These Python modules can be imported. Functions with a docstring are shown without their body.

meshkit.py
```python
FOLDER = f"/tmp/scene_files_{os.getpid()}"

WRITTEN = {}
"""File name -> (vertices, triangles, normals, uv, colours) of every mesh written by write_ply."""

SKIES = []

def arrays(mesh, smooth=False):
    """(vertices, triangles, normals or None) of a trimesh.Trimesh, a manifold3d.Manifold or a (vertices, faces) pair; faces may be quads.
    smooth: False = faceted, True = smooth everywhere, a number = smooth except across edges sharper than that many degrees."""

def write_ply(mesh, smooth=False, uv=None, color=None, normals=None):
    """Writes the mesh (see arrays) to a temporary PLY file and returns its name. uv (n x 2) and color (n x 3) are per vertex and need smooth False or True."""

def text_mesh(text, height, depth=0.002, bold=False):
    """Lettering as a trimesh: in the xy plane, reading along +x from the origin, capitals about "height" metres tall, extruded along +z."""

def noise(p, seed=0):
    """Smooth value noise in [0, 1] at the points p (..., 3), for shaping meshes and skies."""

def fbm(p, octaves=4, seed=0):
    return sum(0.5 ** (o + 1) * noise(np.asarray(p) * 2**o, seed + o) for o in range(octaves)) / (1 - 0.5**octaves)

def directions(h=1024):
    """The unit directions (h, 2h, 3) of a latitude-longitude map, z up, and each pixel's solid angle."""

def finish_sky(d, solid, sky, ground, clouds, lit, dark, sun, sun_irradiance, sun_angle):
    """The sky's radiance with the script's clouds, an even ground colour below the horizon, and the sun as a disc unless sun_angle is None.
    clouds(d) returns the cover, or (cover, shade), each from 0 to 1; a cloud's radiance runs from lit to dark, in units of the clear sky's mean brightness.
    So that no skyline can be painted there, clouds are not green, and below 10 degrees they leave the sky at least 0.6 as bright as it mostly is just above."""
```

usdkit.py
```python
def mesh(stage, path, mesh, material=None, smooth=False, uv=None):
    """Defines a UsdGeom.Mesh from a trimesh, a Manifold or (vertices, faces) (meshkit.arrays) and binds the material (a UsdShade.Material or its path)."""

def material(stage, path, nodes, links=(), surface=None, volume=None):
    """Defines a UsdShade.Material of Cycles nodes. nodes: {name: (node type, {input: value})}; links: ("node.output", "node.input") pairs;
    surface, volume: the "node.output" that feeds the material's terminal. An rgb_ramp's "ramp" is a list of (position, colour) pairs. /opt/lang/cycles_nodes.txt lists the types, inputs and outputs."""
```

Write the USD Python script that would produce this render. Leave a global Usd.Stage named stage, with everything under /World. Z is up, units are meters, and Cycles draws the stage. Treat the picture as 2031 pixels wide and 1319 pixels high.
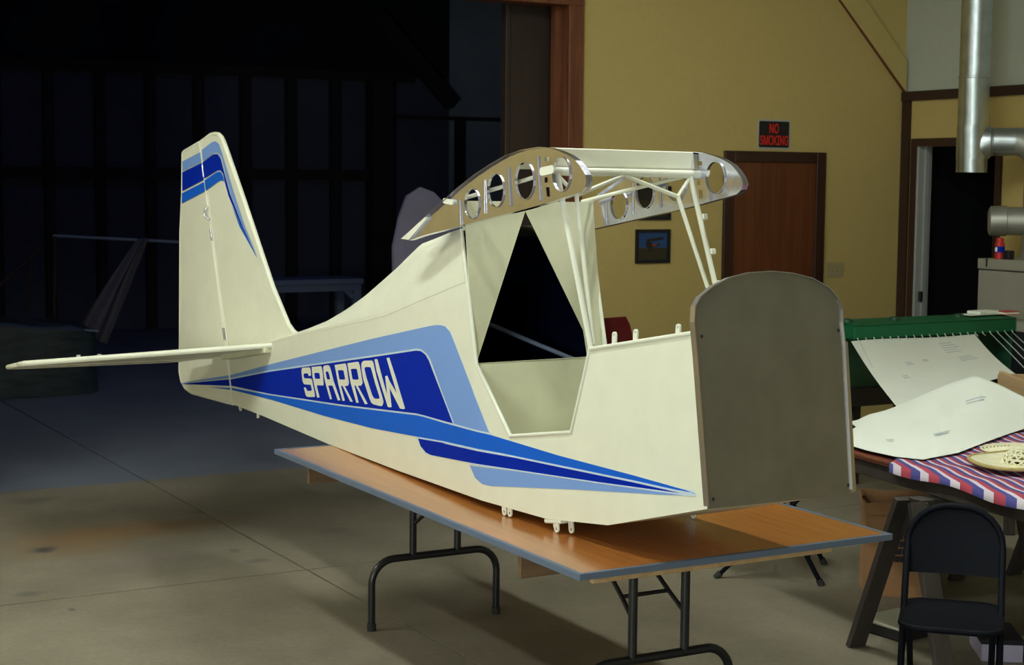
import math, random
import numpy as np, trimesh, shapely
from shapely.geometry import Polygon, box as sbox, LineString
from pxr import Usd, UsdGeom, UsdLux, UsdShade, Gf, Sdf
import usdkit, meshkit

random.seed(7)
stage = Usd.Stage.CreateInMemory()
UsdGeom.SetStageUpAxis(stage, UsdGeom.Tokens.z)
UsdGeom.SetStageMetersPerUnit(stage, 1.0)
UsdGeom.Xform.Define(stage, '/World')
UsdGeom.Scope.Define(stage, '/World/Looks')

# ------------------------------------------------------------------ camera
cam = UsdGeom.Camera.Define(stage, '/World/Camera')
cam.AddTransformOp().Set(Gf.Matrix4d(0.87047886, -0.49213336, 0.00844394, 0,
                                     0.03836749, 0.08494702, 0.99564649, 0,
                                     -0.49070814, -0.86636526, 0.0928265, 0,
                                     0, 0, 1.87, 1))
cam.CreateHorizontalApertureAttr(36.0)
cam.CreateFocalLengthAttr(36.0 * 3216.64 / 2031)
cam.CreateClippingRangeAttr(Gf.Vec2f(0.1, 100))
cam.CreateFStopAttr(8.0)
cam.CreateFocusDistanceAttr(5.6)
EXPOSURE = 0.0
cam.CreateExposureAttr(EXPOSURE)

# ------------------------------------------------------------------ lights
TUBE = 108.0            # radiance of the fluorescent tubes above the workbench
TUBE_COLOR = (1.0, 1.07, 0.98)
dome = UsdLux.DomeLight.Define(stage, '/World/Sky')          # night outside
dome.CreateIntensityAttr(0.01); dome.CreateColorAttr(Gf.Vec3f(0.25, 0.3, 0.8))
sky = UsdLux.RectLight.Define(stage, '/World/HangarFill')  # added blue fill that tints the dark hangar, no real roof panel
sky.AddTranslateOp().Set(Gf.Vec3d(5.0, 14.5, 5.3))
sky.CreateWidthAttr(7.0); sky.CreateHeightAttr(3.0)
sky.CreateIntensityAttr(0.18); sky.CreateColorAttr(Gf.Vec3f(0.25, 0.32, 1.0))

window = UsdLux.RectLight.Define(stage, '/World/AddedSideFill')  # added fill to brighten the fuselage side; no such source in view
window.AddTranslateOp().Set(Gf.Vec3d(-3.44, -0.5, 1.55)); window.AddRotateYOp().Set(-90.0)
window.CreateWidthAttr(1.6); window.CreateHeightAttr(3.2)
window.CreateIntensityAttr(14.5); window.CreateColorAttr(Gf.Vec3f(0.97, 1.08, 1.0))

# ------------------------------------------------------------------ materials
def lin(r, g, b):
    f = lambda c: c / 12.92 if c <= .04045 else ((c + .055) / 1.055) ** 2.4
    return (f(r / 255), f(g / 255), f(b / 255))
MATS = {}
def pbr(name, col, rough=.5, metal=0., vary=.0, scale=6., bump=0., bscale=200., spec=.5, stretch=None, bdist=.002, **kw):
    """Principled material; vary mottles the colour with noise, bump adds fine relief."""
    n = {'p': ('principled_bsdf', dict(roughness=rough, metallic=metal, specular_ior_level=spec, base_color=col, **kw))}
    l = []
    if vary or bump:
        n['tc'] = ('texture_coordinate', {})
        src = 'tc.object'
        if stretch:
            n['mp'] = ('mapping', {'scale': stretch}); l.append(('tc.object', 'mp.vector')); src = 'mp.vector'
    if vary:
        n['n'] = ('noise_texture', {'scale': scale, 'detail': 5, 'roughness': .6})
        d = tuple(c * (1 - vary) for c in col); b = tuple(min(1, c * (1 + vary)) for c in col)
        n['r'] = ('rgb_ramp', {'ramp': [(.28, d), (.72, b)]})
        l += [(src, 'n.vector'), ('n.fac', 'r.fac'), ('r.color', 'p.base_color')]
    if bump:
        n['bn'] = ('noise_texture', {'scale': bscale, 'detail': 3})
        n['b'] = ('bump', {'strength': bump, 'distance': bdist})
        l += [(src, 'bn.vector'), ('bn.fac', 'b.height'), ('b.normal', 'p.normal')]
    MATS[name] = usdkit.material(stage, '/World/Looks/' + name, n, l, surface='p.BSDF')
    return MATS[name]
def wood(name, dark, light, scale=(1, 12, 12), rough=.5, coat=0.):
    n = {'tc': ('texture_coordinate', {}), 'm': ('mapping', {'scale': scale}),
         'n': ('noise_texture', {'scale': 2.2, 'detail': 6, 'roughness': .62, 'distortion': .8}),
         'r': ('rgb_ramp', {'ramp': [(.3, dark), (.7, light)]}),
         'p': ('principled_bsdf', {'roughness': rough, 'coat_weight': coat, 'coat_roughness': .15})}
    MATS[name] = usdkit.material(stage, '/World/Looks/' + name, n,
        [('tc.object', 'm.vector'), ('m.vector', 'n.vector'), ('n.fac', 'r.fac'), ('r.color', 'p.base_color')], surface='p.BSDF')
    return MATS[name]

CREAM = (.84, .84, .70)
pbr('cream_paint', CREAM, .38, vary=.03, scale=9, bump=.12, bscale=420)
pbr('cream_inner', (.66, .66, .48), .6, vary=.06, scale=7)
pbr('tube_white', (.82, .83, .72), .3)
pbr('navy_dark', (.002, .003, .012), .9, spec=.0)  # navy-black; on the tail bay it stands in for shade
pbr('blue_light', (.20, .36, .78), .4, spec=.3)
pbr('blue_mid', (.008, .115, .64), .45, spec=.12)
pbr('blue_dark', (.0004, .018, .36), .5, spec=.06)
pbr('blue_pale', (.60, .72, .86), .35)
pbr('aluminium', (.68, .69, .86), .15, 1., vary=.08, scale=14, bump=.6, bscale=7, bdist=.008)
pbr('aluminium_dull', (.33, .32, .29), .42, .85, vary=.10, scale=7, bump=.06, bscale=90)
pbr('aluminium_edge', (.62, .60, .66), .28, 1.)
pbr('wall_yellow', (.58, .445, .165), .75, vary=.035, scale=24, bump=.25, bscale=130)
pbr('wall_white', (.50, .54, .47), .8, vary=.03, scale=20, bump=.2, bscale=130)
pbr('wall_plain', (.62, .57, .47), .8, vary=.03)
pbr('ceiling_white', (.62, .62, .54), .85, vary=.03)
pbr('trim_dark', (.035, .014, .011), .5, vary=.25, scale=20)
wood('casing_wood', (.03, .011, .008), (.05, .018, .011), (12, 12, 1), .45)
wood('cedar', (.10, .028, .011), (.22, .075, .032), (9, 9, .8), .5)
wood('door_wood', (.10, .026, .010), (.17, .052, .018), (14, 14, .5), .38)
wood('slider_wood', (.022, .012, .010), (.034, .019, .014), (9, 9, .8), .6)
wood('table_laminate', (.36, .12, .022), (.47, .175, .040), (30, 1.2, 30), .22, .3)
wood('pine', (.42, .27, .13), (.56, .39, .21), (12, 1, 12), .6)
wood('plywood', (.15, .09, .05), (.24, .15, .085), (1.2, 12, 12), .6)
wood('redwood_edge', (.10, .022, .014), (.17, .04, .022), (10, 1, 10), .5)
wood('trestle_wood', (.028, .022, .020), (.052, .040, .033), (10, 10, 1), .7)
pbr('edge_band', (.11, .15, .23), .45)
pbr('black_steel', (.012, .014, .017), .32, .0, spec=.6)
pbr('chair_blue', (.003, .004, .008), .6, spec=.1)
pbr('rubber', (.02, .02, .02), .8)
pbr('galvanised', (.50, .56, .60), .34, 1., vary=.16, scale=9, bump=.15, bscale=25)
pbr('flue_grey', (.42, .42, .38), .45, .7, vary=.1)
pbr('heater_beige', (.30, .29, .24), .5, vary=.05)
pbr('black', (.006, .006, .009), .6)
pbr('near_black', (.011, .011, .017), .7, spec=.3)
pbr('jamb_white', (.42, .44, .43), .5)
pbr('red', (.50, .02, .015), .4)
pbr('sign_red', (.75, .02, .012), .5)
pbr('sign_black', (.008, .008, .010), .5)
pbr('maroon', (.13, .008, .012), .4)
pbr('green', (.006, .105, .042), .55, vary=.06, spec=.25)
pbr('green_dark', (.006, .060, .030), .6, vary=.06)
pbr('paper', (.88, .91, .84), .8, vary=.02, scale=3)
pbr('paper_bag', (.33, .17, .075), .8, vary=.12, scale=5, bump=.5, bscale=14)
pbr('bag_print', (.02, .015, .018), .8)
pbr('plan_ink', (.52, .58, .62), .8)
pbr('straw', (.80, .76, .54), .8, vary=.15, scale=40, bump=.4, bscale=180)
pbr('straw_rim', (.42, .33, .13), .8, vary=.15, scale=40)
pbr('cord', (.62, .68, .62), .7)
pbr('ivory', (.42, .36, .19), .5)
pbr('photo_sky', (.012, .06, .20), .35)
pbr('photo_ground', (.030, .026, .012), .35)
pbr('photo_dark', (.010, .010, .014), .35)
pbr('photo_red', (.22, .05, .03), .35)
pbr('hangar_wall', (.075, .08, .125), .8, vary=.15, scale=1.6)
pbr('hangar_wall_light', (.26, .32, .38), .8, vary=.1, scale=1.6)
pbr('hangar_stud', (.030, .018, .018), .8)
pbr('wing_fabric', (.40, .36, .52), .6, vary=.06)
pbr('hangar_metal', (.17, .21, .32), .5)
pbr('plastic_sheet', (.03, .045, .055), .3, vary=.5, scale=5, stretch=(1, 1, 4))
pbr('drab_cloth', (.10, .09, .13), .8)
pbr('lavender', (.42, .38, .55), .6)
pbr('scale_white', (.42, .42, .33), .5)
MATS['tube_glow'] = usdkit.material(stage, '/World/Looks/tube_glow', {'e': ('emission', {'color': TUBE_COLOR, 'strength': TUBE})}, surface='e.emission')

# concrete with stains of their own shapes
def spot(i, x, y, rx, ry, amount, nodes, links, prev, col):
    a = f's{i}'
    nodes[a + 'm'] = ('mapping', {'location': (-x / rx, -y / ry, 0), 'scale': (1 / rx, 1 / ry, 0)})
    nodes[a + 'w'] = ('vector_math', {'math_type': 'add'})
    nodes[a + 'l'] = ('vector_math', {'math_type': 'length'})
    nodes[a + 'r'] = ('map_range', {'from_min': .35, 'from_max': 1.15, 'to_min': amount, 'to_max': 0., 'clamp': True})
    nodes[a + 'x'] = ('mix', {'color2': col})
    links += [('geo.position', a + 'm.vector'), (a + 'm.vector', a + 'w.vector1'), ('wob.vector', a + 'w.vector2'), (a + 'w.vector', a + 'l.vector1'),
              (a + 'l.value', a + 'r.value'), (a + 'r.result', a + 'x.fac'), (prev, a + 'x.color1')]
    return a + 'x.color'
def concrete(name, dark, light, spots):
    nodes = {'geo': ('geometry', {}), 'n1': ('noise_texture', {'scale': 1.3, 'detail': 6, 'roughness': .62}),
             'n2': ('noise_texture', {'scale': 38, 'detail': 4, 'roughness': .7}),
             'r1': ('rgb_ramp', {'ramp': [(.3, dark), (.7, light)]}),
             'r2': ('rgb_ramp', {'ramp': [(.3, (.86, .86, .86)), (.7, (1.1, 1.1, 1.1))]}),
             'mu': ('mix', {'mix_type': 'multiply', 'fac': 1.}),
             'n3': ('noise_texture', {'scale': 7, 'detail': 3}), 'wob': ('vector_math', {'math_type': 'subtract', 'vector2': (.5, .5, .5)}),
             'bu': ('bump', {'strength': .15, 'distance': .002}),
             'p': ('principled_bsdf', {'roughness': .55, 'specular_ior_level': .35})}
    links = [('geo.position', 'n1.vector'), ('geo.position', 'n2.vector'), ('geo.position', 'n3.vector'), ('n3.color', 'wob.vector1'), ('n1.fac', 'r1.fac'), ('n2.fac', 'r2.fac'),
             ('r1.color', 'mu.color1'), ('r2.color', 'mu.color2'), ('n2.fac', 'bu.height'), ('bu.normal', 'p.normal')]
    prev = 'mu.color'
    for i, (x, y, rx, ry, am, col) in enumerate(spots):
        prev = spot(i, x, y, rx, ry, am, nodes, links, prev, col)
    links.append((prev, 'p.base_color'))
    MATS[name] = usdkit.material(stage, '/World/Looks/' + name, nodes, links, surface='p.BSDF')
OIL, RUST = (.045, .045, .055), (.26, .155, .07)
concrete('concrete', (.158, .136, .100), (.250, .220, .170), [
    (2.38, 8.40, .62, .22, .75, RUST), (2.05, 8.15, .35, .25, .45, RUST), (1.91, 8.15, .075, .085, .85, OIL), (1.65, 7.30, .07, .06, .55, OIL), (2.78, 7.44, .07, .05, .5, OIL),
    (2.76, 7.70, .035, .05, .5, OIL), (2.15, 9.45, .16, .12, .4, OIL), (1.75, 6.95, .02, .03, .7, OIL), (3.4, 7.9, .1, .08, .3, OIL), (2.9, 8.7, .05, .06, .4, OIL),
    (2.3, 7.7, .35, .2, .25, (.16, .13, .14)), (3.9, 8.6, .5, .4, .2, (.15, .13, .12)), (4.15, 5.6, .35, .3, .25, (.15, .13, .10))])
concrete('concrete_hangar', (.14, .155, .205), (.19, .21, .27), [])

# ------------------------------------------------------------------ scene helpers
used = {}
def numbered(parent, name):
    k = (parent, name); used[k] = used.get(k, -1) + 1
    return f'{parent}/{name}' + (f'_{used[k]:03d}' if used[k] else '')
def path(p): return '/World' if p is None else str(p.GetPath())
def props(o, label=None, cat=None, group=None, kind=None):
    for k, v in (('label', label), ('category', cat), ('group', group), ('kind', kind)):
        if v: o.SetCustomDataByKey(k, v)
    return o
def obj(name, m, mat, parent=None, smooth=False, label=None, cat=None, group=None, kind=None):
    if isinstance(m, MB): m = m.mesh()
    if isinstance(m, (list,)): m = trimesh.util.concatenate(m)
    o = usdkit.mesh(stage, numbered(path(parent), name), m, MATS[mat], smooth=smooth).GetPrim()
    return props(o, label, cat, group, kind)
def thing(name, label=None, cat=None, loc=(0, 0, 0), rz=0., group=None, kind=None, parent=None, matrix=None):
    x = UsdGeom.Xform.Define(stage, numbered(path(parent), name))
    if matrix is not None: x.AddTransformOp().Set(Gf.Matrix4d(*[float(v) for v in np.asarray(matrix).ravel()]))
    else:
        x.AddTranslateOp().Set(Gf.Vec3d(*map(float, loc)))
        if rz: x.AddRotateZOp().Set(float(rz))
    return props(x.GetPrim(), label, cat, group, kind)
def copy_of(src, label, loc, rz=0., group=None):
    was = src.GetCustomData()
    r = thing(src.GetName().rsplit('_0', 1)[0], label, was['category'], loc, rz, group or was.get('group'))
    r.GetReferences().AddInternalReference(src.GetPath()); r.SetInstanceable(True)
    return r

def bx(x0, x1, y0, y1, z0, z1, bev=0.):
    """A box; bev chamfers its edges."""
    if bev <= 0:
        b = trimesh.creation.box((x1 - x0, y1 - y0, z1 - z0)); b.apply_translation(((x0 + x1) / 2, (y0 + y1) / 2, (z0 + z1) / 2)); return b
    P = []
    for X, sx in ((x0, 1), (x1, -1)):
        for Y, sy in ((y0, 1), (y1, -1)):
            for Z, sz in ((z0, 1), (z1, -1)):
                P += [(X + sx * bev, Y + sy * bev, Z), (X + sx * bev, Y, Z + sz * bev), (X, Y + sy * bev, Z + sz * bev)]
    return trimesh.convex.convex_hull(np.array(P))
def tube(pts, r, n=12, cap=True, r1=None):
    """A round tube swept along a polyline with mitred joints."""
    P = np.asarray(pts, float); k = len(P)
    T = np.zeros_like(P)
    for i in range(k):
        a = P[i] - P[i - 1] if i else P[1] - P[0]; b = P[i + 1] - P[i] if i < k - 1 else a
        a = a / np.linalg.norm(a); b = b / np.linalg.norm(b); T[i] = (a + b) / max(np.linalg.norm(a + b), 1e-9)
    up = np.array([0, 0, 1.]) if abs(T[0][2]) < .9 else np.array([1., 0, 0])
    N = np.cross(T[0], up); N /= np.linalg.norm(N)
    V = []
    for i in range(k):
        N = N - T[i] * (N @ T[i]); N /= np.linalg.norm(N); B = np.cross(T[i], N)
        rr = r if r1 is None else r + (r1 - r) * i / (k - 1)
        for j in range(n):
            a = 2 * math.pi * j / n
            V.append(P[i] + rr * (math.cos(a) * N + math.sin(a) * B))
    F = []
    for i in range(k - 1):
        for j in range(n):
            a, b = i * n + j, i * n + (j + 1) % n
            F += [(a, b, b + n), (a, b + n, a + n)]
    if cap:
        V += [P[0], P[-1]]; c0, c1 = len(V) - 2, len(V) - 1
        for j in range(n):
            F += [(c0, (j + 1) % n, j), (c1, (k - 1) * n + j, (k - 1) * n + (j + 1) % n)]
    return trimesh.Trimesh(np.array(V), np.array(F), process=False)
def ring(pts, r, n=10):
    """A closed tube around a loop of points."""
    P = np.asarray(pts, float); k = len(P); c = P.mean(0)
    V, F = [], []
    nrm = np.zeros(3)
    for i in range(k): nrm += np.cross(P[i] - c, P[(i + 1) % k] - c)
    nrm /= np.linalg.norm(nrm)
    for i in range(k):
        t = P[(i + 1) % k] - P[i - 1]; t /= np.linalg.norm(t); b = np.cross(nrm, t); b /= np.linalg.norm(b)
        for j in range(n):
            a = 2 * math.pi * j / n; V.append(P[i] + r * (math.cos(a) * nrm + math.sin(a) * b))
    for i in range(k):
        for j in range(n):
            a, b = i * n + j, i * n + (j + 1) % n; c_, d = ((i + 1) % k) * n + (j + 1) % n, ((i + 1) % k) * n + j
            F += [(a, c_, b), (a, d, c_)]
    return trimesh.Trimesh(np.array(V), np.array(F), process=False)
def prism(poly, t0, t1, holes=()):
    """Polygon (2-D) extruded from t0 to t1 along the third axis."""
    p = poly if isinstance(poly, (Polygon, shapely.MultiPolygon)) else Polygon(poly, holes)
    p = p.buffer(0)
    out = []
    for q in getattr(p, 'geoms', [p]):
        if q.geom_type != 'Polygon' or q.area < 1e-7: continue
        m = trimesh.creation.extrude_polygon(q, t1 - t0, engine='earcut'); m.apply_translation((0, 0, t0)); out.append(m)
    return trimesh.util.concatenate(out)
def axes(m, a, b, c, o=(0, 0, 0)):
    """Maps the mesh's x, y, z onto the directions a, b, c from o."""
    m = m.copy(); V = m.vertices
    m.vertices = np.outer(V[:, 0], a) + np.outer(V[:, 1], b) + np.outer(V[:, 2], c) + np.asarray(o, float)
    if np.dot(np.cross(a, b), c) < 0: m.invert()
    return m
def lathe(prof, n=28, o=(0, 0, 0)):
    m = trimesh.creation.revolve(np.array(prof, float), sections=n); m.apply_translation(o); return m
def bar(a, b, w, h, up=(0, 0, 1)):
    """A rectangular bar from a to b."""
    a, b = np.asarray(a, float), np.asarray(b, float); t = b - a; L = np.linalg.norm(t); t /= L
    s = np.cross(t, up); s /= np.linalg.norm(s); u = np.cross(s, t)
    return axes(bx(0, L, -w / 2, w / 2, -h / 2, h / 2, min(w, h) * .06), t, s * -1, u, a)
def arc(c, r, a0, a1, n, u, v):
    return [np.asarray(c, float) + r * (math.cos(a) * np.asarray(u, float) + math.sin(a) * np.asarray(v, float)) for a in np.linspace(a0, a1, n)]
class MB:
    def __init__(s): s.p = []
    def add(s, *m): s.p += m; return s
    def mesh(s): return trimesh.util.concatenate(s.p)
X_, Y_, Z_ = np.eye(3)

# ================================================================== the setting
WY, WX = 9.766, 9.081             # yellow wall, right-hand wall
floor = thing('floor', kind='structure')
for (x0, x1, m) in ((-3.5, 2.922, 'concrete'), (2.932, 12.5, 'concrete')):
    for (y0, y1) in ((-3.5, 7.150), (7.160, 9.775)):
        obj('slab', bx(x0, x1, y0, y1, -.12, 0), 'concrete', floor)
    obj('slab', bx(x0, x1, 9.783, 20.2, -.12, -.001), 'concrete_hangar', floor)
obj('joint_filler', bx(-3.5, 12.5, -3.5, 20.2, -.2, -.012), 'near_black', floor)

OX0, OX1, OZ = 1.6, 5.99, 3.09    # the opening into the dark hangar
wb = thing('wall_back', kind='structure')
obj('wall_panel', bx(6.06, WX + .02, WY, WY + .14, 0, 4.6), 'wall_yellow', wb)
obj('wall_panel', bx(-3.5, OX0, WY, WY + .14, 0, 4.6), 'wall_yellow', wb)
obj('wall_panel', bx(OX0, 6.06, WY, WY + .14, OZ + .02, 4.6), 'wall_yellow', wb)
# boxed sloping brace in the corner of the yellow wall
sl = np.array([(8.37, 3.275), (9.05, 2.60), (9.075, 2.815), (8.62, 3.30), (7.9, 4.05), (7.62, 4.05)])
obj('sloping_brace', axes(prism([(8.371, 3.275), (9.06, 2.603), (9.06, 2.835), (7.87, 4.05), (7.585, 4.05)], 0, .05), X_, Z_, -Y_, (0, WY, 0)), 'wall_yellow', wb)
obj('brace_edge', bar((7.585, WY - .028, 4.05), (9.06, WY - .028, 2.598), .022, .008), 'redwood_edge', wb)

wr = thing('wall_right', kind='structure')
DY0, DY1, DZ = 8.76, 9.58, 2.17   # the doorway in the right-hand wall
obj('lower_wall', bx(WX, WX + .12, DY1, WY, 0, 2.56), 'wall_yellow', wr)
obj('lower_wall', bx(WX, WX + .12, -3.5, DY0, 0, 2.56), 'wall_yellow', wr)
obj('lower_wall', bx(WX, WX + .12, DY0, DY1, DZ, 2.56), 'wall_yellow', wr)
obj('upper_wall', bx(WX + .01, WX + .12, -3.5, WY, 2.56, 4.6), 'wall_white', wr)
cl = thing('wall_closet', kind='structure')
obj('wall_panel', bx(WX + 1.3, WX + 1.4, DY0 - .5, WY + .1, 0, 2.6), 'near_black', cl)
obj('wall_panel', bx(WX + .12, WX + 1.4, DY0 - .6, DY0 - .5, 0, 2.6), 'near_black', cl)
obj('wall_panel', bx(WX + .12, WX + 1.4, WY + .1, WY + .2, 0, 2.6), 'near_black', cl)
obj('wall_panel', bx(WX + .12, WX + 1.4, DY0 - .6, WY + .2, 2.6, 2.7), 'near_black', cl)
obj('trim_1', bx(WX - .03, WX + .012, -3.5, WY, 2.527, 2.60, .004), 'trim_dark', kind='structure')
obj('trim_2', bx(WX - .02, WX, WY - .095, WY - .005, 0, 2.53), 'trim_dark', kind='structure')
d2 = thing('door_2', kind='structure')
obj('casing', bx(WX - .022, WX, DY1 + .005, DY1 + .065, 0, DZ + .06), 'casing_wood', d2)
obj('casing', bx(WX - .022, WX, DY0 - .06, DY0 - .005, 0, DZ + .06), 'casing_wood', d2)
obj('casing', bx(WX - .022, WX, DY0 - .005, DY1 + .005, DZ, DZ + .06), 'casing_wood', d2)
obj('jamb', bx(WX - .012, WX + .125, DY1 - .02, DY1 + .004, 0, DZ), 'jamb_white', d2)
obj('door_stop', bx(WX + .05, WX + .09, DY1 - .034, DY1 - .02, 0, DZ), 'jamb_white', d2)
obj('latch', bx(WX + .02, WX + .05, DY1 - .045, DY1 - .02, .95, 1.03, .003), 'black_steel', d2)

ceil = obj('ceiling', bx(-3.5, WX + .12, -3.5, WY, 4.6, 4.7), 'ceiling_white', kind='structure')
obj('wall_left', bx(-3.6, -3.5, -3.5, 20.2, 0, 5.4), 'wall_plain', kind='structure')
w1 = thing('window_1', kind='structure')  # unseen frame bars, added around the side fill light
for (y0, y1, z0, z1) in ((-2.2, 1.2, .66, .74), (-2.2, 1.2, 2.36, 2.44), (-2.2, -2.12, .74, 2.36), (1.12, 1.2, .74, 2.36), (-.53, -.47, .74, 2.36)):
    obj('frame_bar', bx(-3.50, -3.40, y0, y1, z0, z1, .004), 'jamb_white', w1)
obj('wall_front', bx(-3.5, WX + .12, -3.6, -3.5, 0, 4.6), 'wall_plain', kind='structure')

# cedar lining of the opening, sliding door behind it
t3 = thing('trim_3', kind='structure')
obj('jamb_board', bx(5.955, 6.075, WY - .03, WY, 0, OZ + .10, .004), 'cedar', t3)
obj('jamb_board', bx(5.955, 6.065, WY, WY + .14, 0, OZ), 'cedar', t3)
obj('jamb_board', bx(OX0 - .10, OX0 + .02, WY - .03, WY, 0, OZ + .10, .004), 'cedar', t3)
obj('jamb_board', bx(OX0 - .002, OX0 + .02, WY, WY + .14, 0, OZ), 'cedar', t3)
obj('header_board', bx(OX0 - .1, 6.075, WY - .034, WY + .0, OZ, OZ + .10, .004), 'cedar', t3)
obj('header_board', bx(OX0, 5.955, WY + .0, WY + .14, OZ, OZ + .03), 'cedar', t3)
obj('jamb_stop', bx(5.905, 5.955, WY + .09, WY + .14, 0, OZ), 'cedar', t3)
d3 = thing('door_3', kind='structure')
obj('door_panel', bx(5.60, 7.9, WY + .20, WY + .245, .02, 3.2), 'slider_wood', d3)
obj('edge_board', bx(5.57, 5.605, WY + .185, WY + .26, .02, 3.2, .004), 'slider_wood', d3)
obj('rail', bx(0.2, 8.0, WY + .19, WY + .26, 3.2, 3.28), 'black_steel', d3)

# brown room door in the yellow wall
d1 = thing('door_1', kind='structure')
obj('door_panel', bx(7.41, 8.20, WY - .012, WY, .01, 2.035), 'door_wood', d1)
obj('casing', bx(7.322, 7.412, WY - .028, WY, 0, 2.11, .003), 'casing_wood', d1)
obj('casing', bx(8.197, 8.287, WY - .028, WY, 0, 2.11, .003), 'casing_wood', d1)
obj('casing', bx(7.412, 8.197, WY - .028, WY, 2.03, 2.11, .003), 'casing_wood', d1)
kn = obj('door_knob', axes(lathe([(0, 0), (.03, 0), (.03, .006), (.012, .012), (.012, .03), (.028, .04), (.03, .055), (.02, .068), (0, .07)], 20), X_, Z_, -Y_, (7.48, WY - .012, .95)), 'aluminium', d1, smooth=40)

# the hangar beyond
HY = 19.8
wf = thing('wall_far', kind='structure')
studs = [4.79 + .617 * k for k in range(-2, 7)]
for a, b in zip(studs[:-1], studs[1:]):
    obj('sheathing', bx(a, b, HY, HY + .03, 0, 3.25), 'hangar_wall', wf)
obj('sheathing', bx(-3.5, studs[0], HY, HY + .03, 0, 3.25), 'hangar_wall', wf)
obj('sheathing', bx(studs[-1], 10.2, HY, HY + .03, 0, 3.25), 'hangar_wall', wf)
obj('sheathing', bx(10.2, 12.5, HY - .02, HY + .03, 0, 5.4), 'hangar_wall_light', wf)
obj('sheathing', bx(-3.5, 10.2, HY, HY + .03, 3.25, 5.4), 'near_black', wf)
for x in studs: obj('stud', bx(x - .06, x + .06, HY - .10, HY, 0, 3.2), 'hangar_stud', wf)
obj('girt', bx(-3.5, 9.2, HY - .14, HY - .10, 1.86, 2.0), 'hangar_stud', wf)
obj('top_plate', bx(-3.5, 9.6, HY - .14, HY, 3.17, 3.29), 'hangar_stud', wf)
obj('post', bx(8.95, 9.25, HY - .25, HY, 0, 3.2), 'hangar_stud', wf)
obj('stud', bx(10.27, 10.40, HY - .10, HY - .02, 1.6, 2.69), 'hangar_stud', wf)
obj('girt', bx(9.25, 12.5, HY - .08, HY - .02, 2.69, 2.74), 'hangar_stud', wf)
obj('knee_brace', bar((9.05, HY - .2, 4.0), (10.15, HY - .2, 2.90), .14, .2), 'hangar_stud', wf)
obj('wall_hangar', bx(12.4, 12.5, WY + .14, 20.2, 0, 5.4), 'hangar_wall', kind='structure')
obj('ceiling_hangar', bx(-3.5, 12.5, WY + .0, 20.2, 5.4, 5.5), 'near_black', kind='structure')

# fluorescent fixtures over the aircraft (above the frame; the far-left one is added as fill light)
for lab, (fx, fy, fz) in (('twin-tube fluorescent ceiling fixture to the left above the aircraft', (1.2, 5.0, 4.42)), ('twin-tube fluorescent ceiling fixture to the right above the aircraft', (4.05, 4.5, 4.42)), ('added twin-tube fill fixture at the far left before the hangar opening', (-1.2, 6.8, 4.42))):
    f = thing('ceiling_light', lab, 'light', (fx, fy, fz))
    obj('reflector', axes(prism([(-.16, -.03), (-.16, -.035), (-.06, .045), (.06, .045), (.16, -.035), (.16, -.03), (.06, .06), (-.06, .06)], -1.25, 1.25), X_, Z_, -Y_), 'ceiling_white', f)
    for s in (-1, 1): obj('lamp_tube', tube([(s * .06, -1.2, 0), (s * .06, 1.2, 0)], .019, 10), 'tube_glow', f)
    for s in (-1, 1): obj('hanger', tube([(0, s * 1.0, .05), (0, s * 1.0, .185)], .004, 6), 'black_steel', f)

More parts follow.
